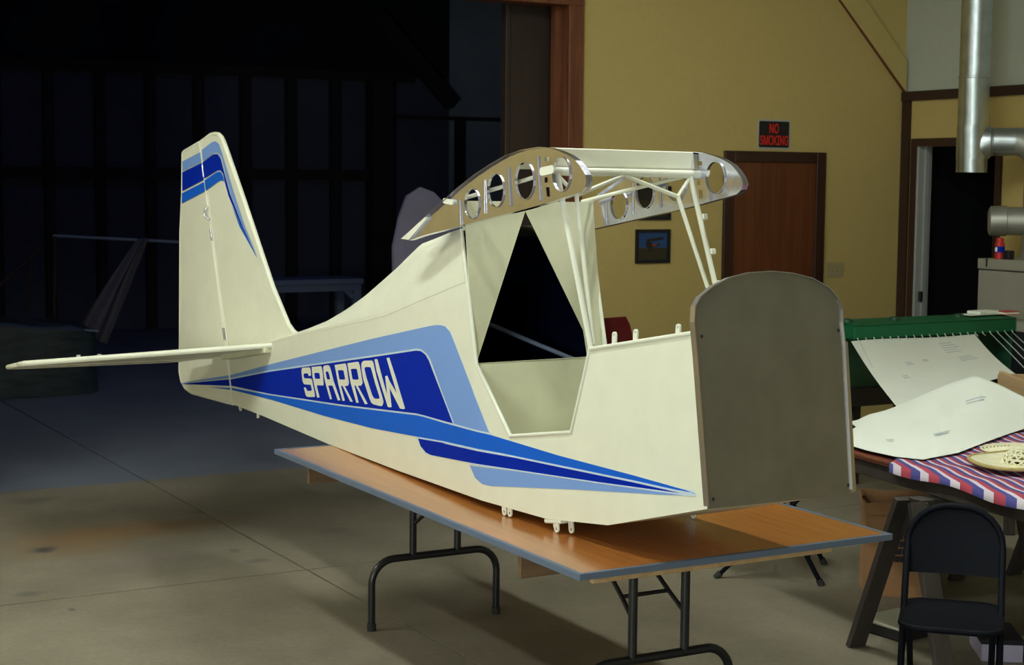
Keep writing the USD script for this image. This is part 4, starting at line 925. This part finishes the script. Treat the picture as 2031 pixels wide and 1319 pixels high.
# things on the floor under the worktable
fb = np.array([(4.614, 5.071), (4.58, 4.853), (4.813, 4.838)])
sc = thing('bathroom_scale', 'flat white-topped dark scale on the floor under the worktable', 'scale', (4.60, 4.86, 0), 6)
obj('base', bx(0, .25, 0, .24, 0, .045, .006), 'black', sc)
obj('platform', bx(-.004, .254, -.004, .244, .045, .058, .004), 'scale_white', sc)
obj('dial_window', bx(.15, .22, .02, .07, .058, .0595), 'near_black', sc)
lb = thing('lavender_box', 'small lavender cardboard box on the floor beside the scale', 'box', (4.70, 4.52, 0), 55)
obj('body', bx(0, .26, -.16, .0, 0, .085, .002), 'lavender', lb); obj('lid', bx(-.003, .263, -.163, .003, .07, .09, .002), 'near_black', lb)
dk = thing('storage_crate', 'dark crate standing in the shade under the worktable', 'crate', (4.97, 3.60, 0), -7.5)
for args in ((0, .7, 0, .02), (0, .7, .48, .50), (0, .02, .02, .48), (.68, .70, .02, .48)): obj('side_board', bx(*args, 0, .42, .003), 'near_black', dk)
obj('bottom_board', bx(.02, .68, .02, .48, 0, .02), 'near_black', dk)
obj('lid', bx(-.01, .71, -.01, .51, .42, .44, .003), 'near_black', dk)

# ================================================================== dim things in the hangar
lw = thing('leaning_wing_panel', 'pale rounded aircraft panel leaning in the dark hangar behind the wing rib', 'aircraft panel', (5.75, 12.0, 0), 0)
wp = Polygon([(-.035, .97), (-.028, 1.33), (.035, 1.57), (.115, 1.75), (.235, 1.82), (.355, 1.78), (.53, 1.62), (.675, 1.57), (.745, .97)]).buffer(.04).buffer(-.04)
obj('skin', axes(prism(wp, -.02, .02), X_, np.array([0, .08, .9968]), np.array([0, -.9968, .08])), 'wing_fabric', lw)
for x in (.07, .35, .64): obj('rib_strip', axes(prism(sbox(x - .006, .98, x + .006, 1.50), .02, .023), X_, np.array([0, .08, .9968]), np.array([0, -.9968, .08])), 'wing_fabric', lw)
for x in (.07, .64): obj('stand_leg', tube([(x, .0, 0), (x, .078, .97)], .015, 8), 'hangar_metal', lw)
obj('red_marker', bx(-.05, .015, -.02 + .07, .03 + .07, .90, .975, .003), 'maroon', lw)
bt_ = thing('hangar_bench', 'blue-grey framed bench in the dark hangar between tail fin and cabin', 'bench', (6.45, 16.8, 0))
obj('top', bx(0, 1.13, 0, .6, .70, .76, .004), 'hangar_metal', bt_)
for x in (.02, 1.02):
    for y in (.02, .5): obj('leg', bx(x, x + .09, y, y + .08, 0, .70, .004), 'hangar_metal', bt_)
obj('knee_brace', bar((1.02, .06, .55), (.85, .06, .70), .04, .06), 'hangar_metal', bt_)
obj('apron', bx(.11, 1.02, .03, .06, .62, .70, .003), 'hangar_metal', bt_)
pb = thing('sheeted_pile', 'pile under a crumpled plastic sheet at the left edge of the dark hangar', 'pile', (3.2, 14.4, 0))
def sheet(u, v):
    a = u * 2 * math.pi; r = 1 if v < .55 else 1 - (v - .55) / .45
    x = (.62 * math.copysign(abs(math.cos(a)) ** .5, math.cos(a))) * r; y = .45 * math.copysign(abs(math.sin(a)) ** .5, math.sin(a)) * r
    z = min(.62, v / .55 * .60) - .10 * (x / .62) * (1 if v >= .5 else v * 2) * .6 + .07 * (meshkit.noise(np.array([x * 6, y * 6, v * 7.])) - .5)
    return np.array([x * (1.04 - .06 * v), y, max(z, 0)])
pm_ = grid(sheet, 60, 26)
obj('plastic_sheet', pm_, 'plastic_sheet', pb, smooth=30)
obj('rim_pole', tube([(-.60, -.40, .655), (.60, -.38, .54)], .012, 8), 'hangar_metal', pb)
hc = thing('hanging_cloth', 'greyish cloth draped over a pole in the dark hangar left of the tail fin', 'cloth', (4.25, 15.2, 0))
def dc(u, v):
    x = -.35 + .62 * v + .30 * u * (1 - .75 * v); z = .42 + .88 * v - .12 * u * (1 - v)
    return np.array([x, .05 * math.sin(9 * u + 2 * v), z])
obj('drape', thick(grid(dc, 14, 14), .004), 'drab_cloth', hc, smooth=True)
ps2 = thing('frame_rack', 'thin metal tube rack standing in the dark hangar left of the tail fin', 'rack', (3.72, 15.25, 0))
obj('top_pole', tube([(0, 0, 1.33), (1.35, 0, 1.25)], .014, 8), 'hangar_metal', ps2)
for x, z in ((.02, 1.33), (1.30, 1.25)):
    for s in (-1, 1): obj('leg', tube([(x, 0, z), (x + s * .12, s * .35, 0)], .012, 8), 'hangar_stud', ps2)
lp = thing('leaning_poles', 'dark poles leaning together at the far left of the hangar', 'poles', (3.3, 15.6, 0))
obj('pole', tube([(-.35, 0, 0.55), (.40, .1, 1.18)], .018, 8), 'hangar_stud', lp)
obj('pole', tube([(.22, .02, .0), (.32, .08, 1.15)], .018, 8), 'hangar_stud', lp)
obj('pole', tube([(-.36, -.1, .0), (-.34, .02, .60)], .018, 8), 'hangar_stud', lp)
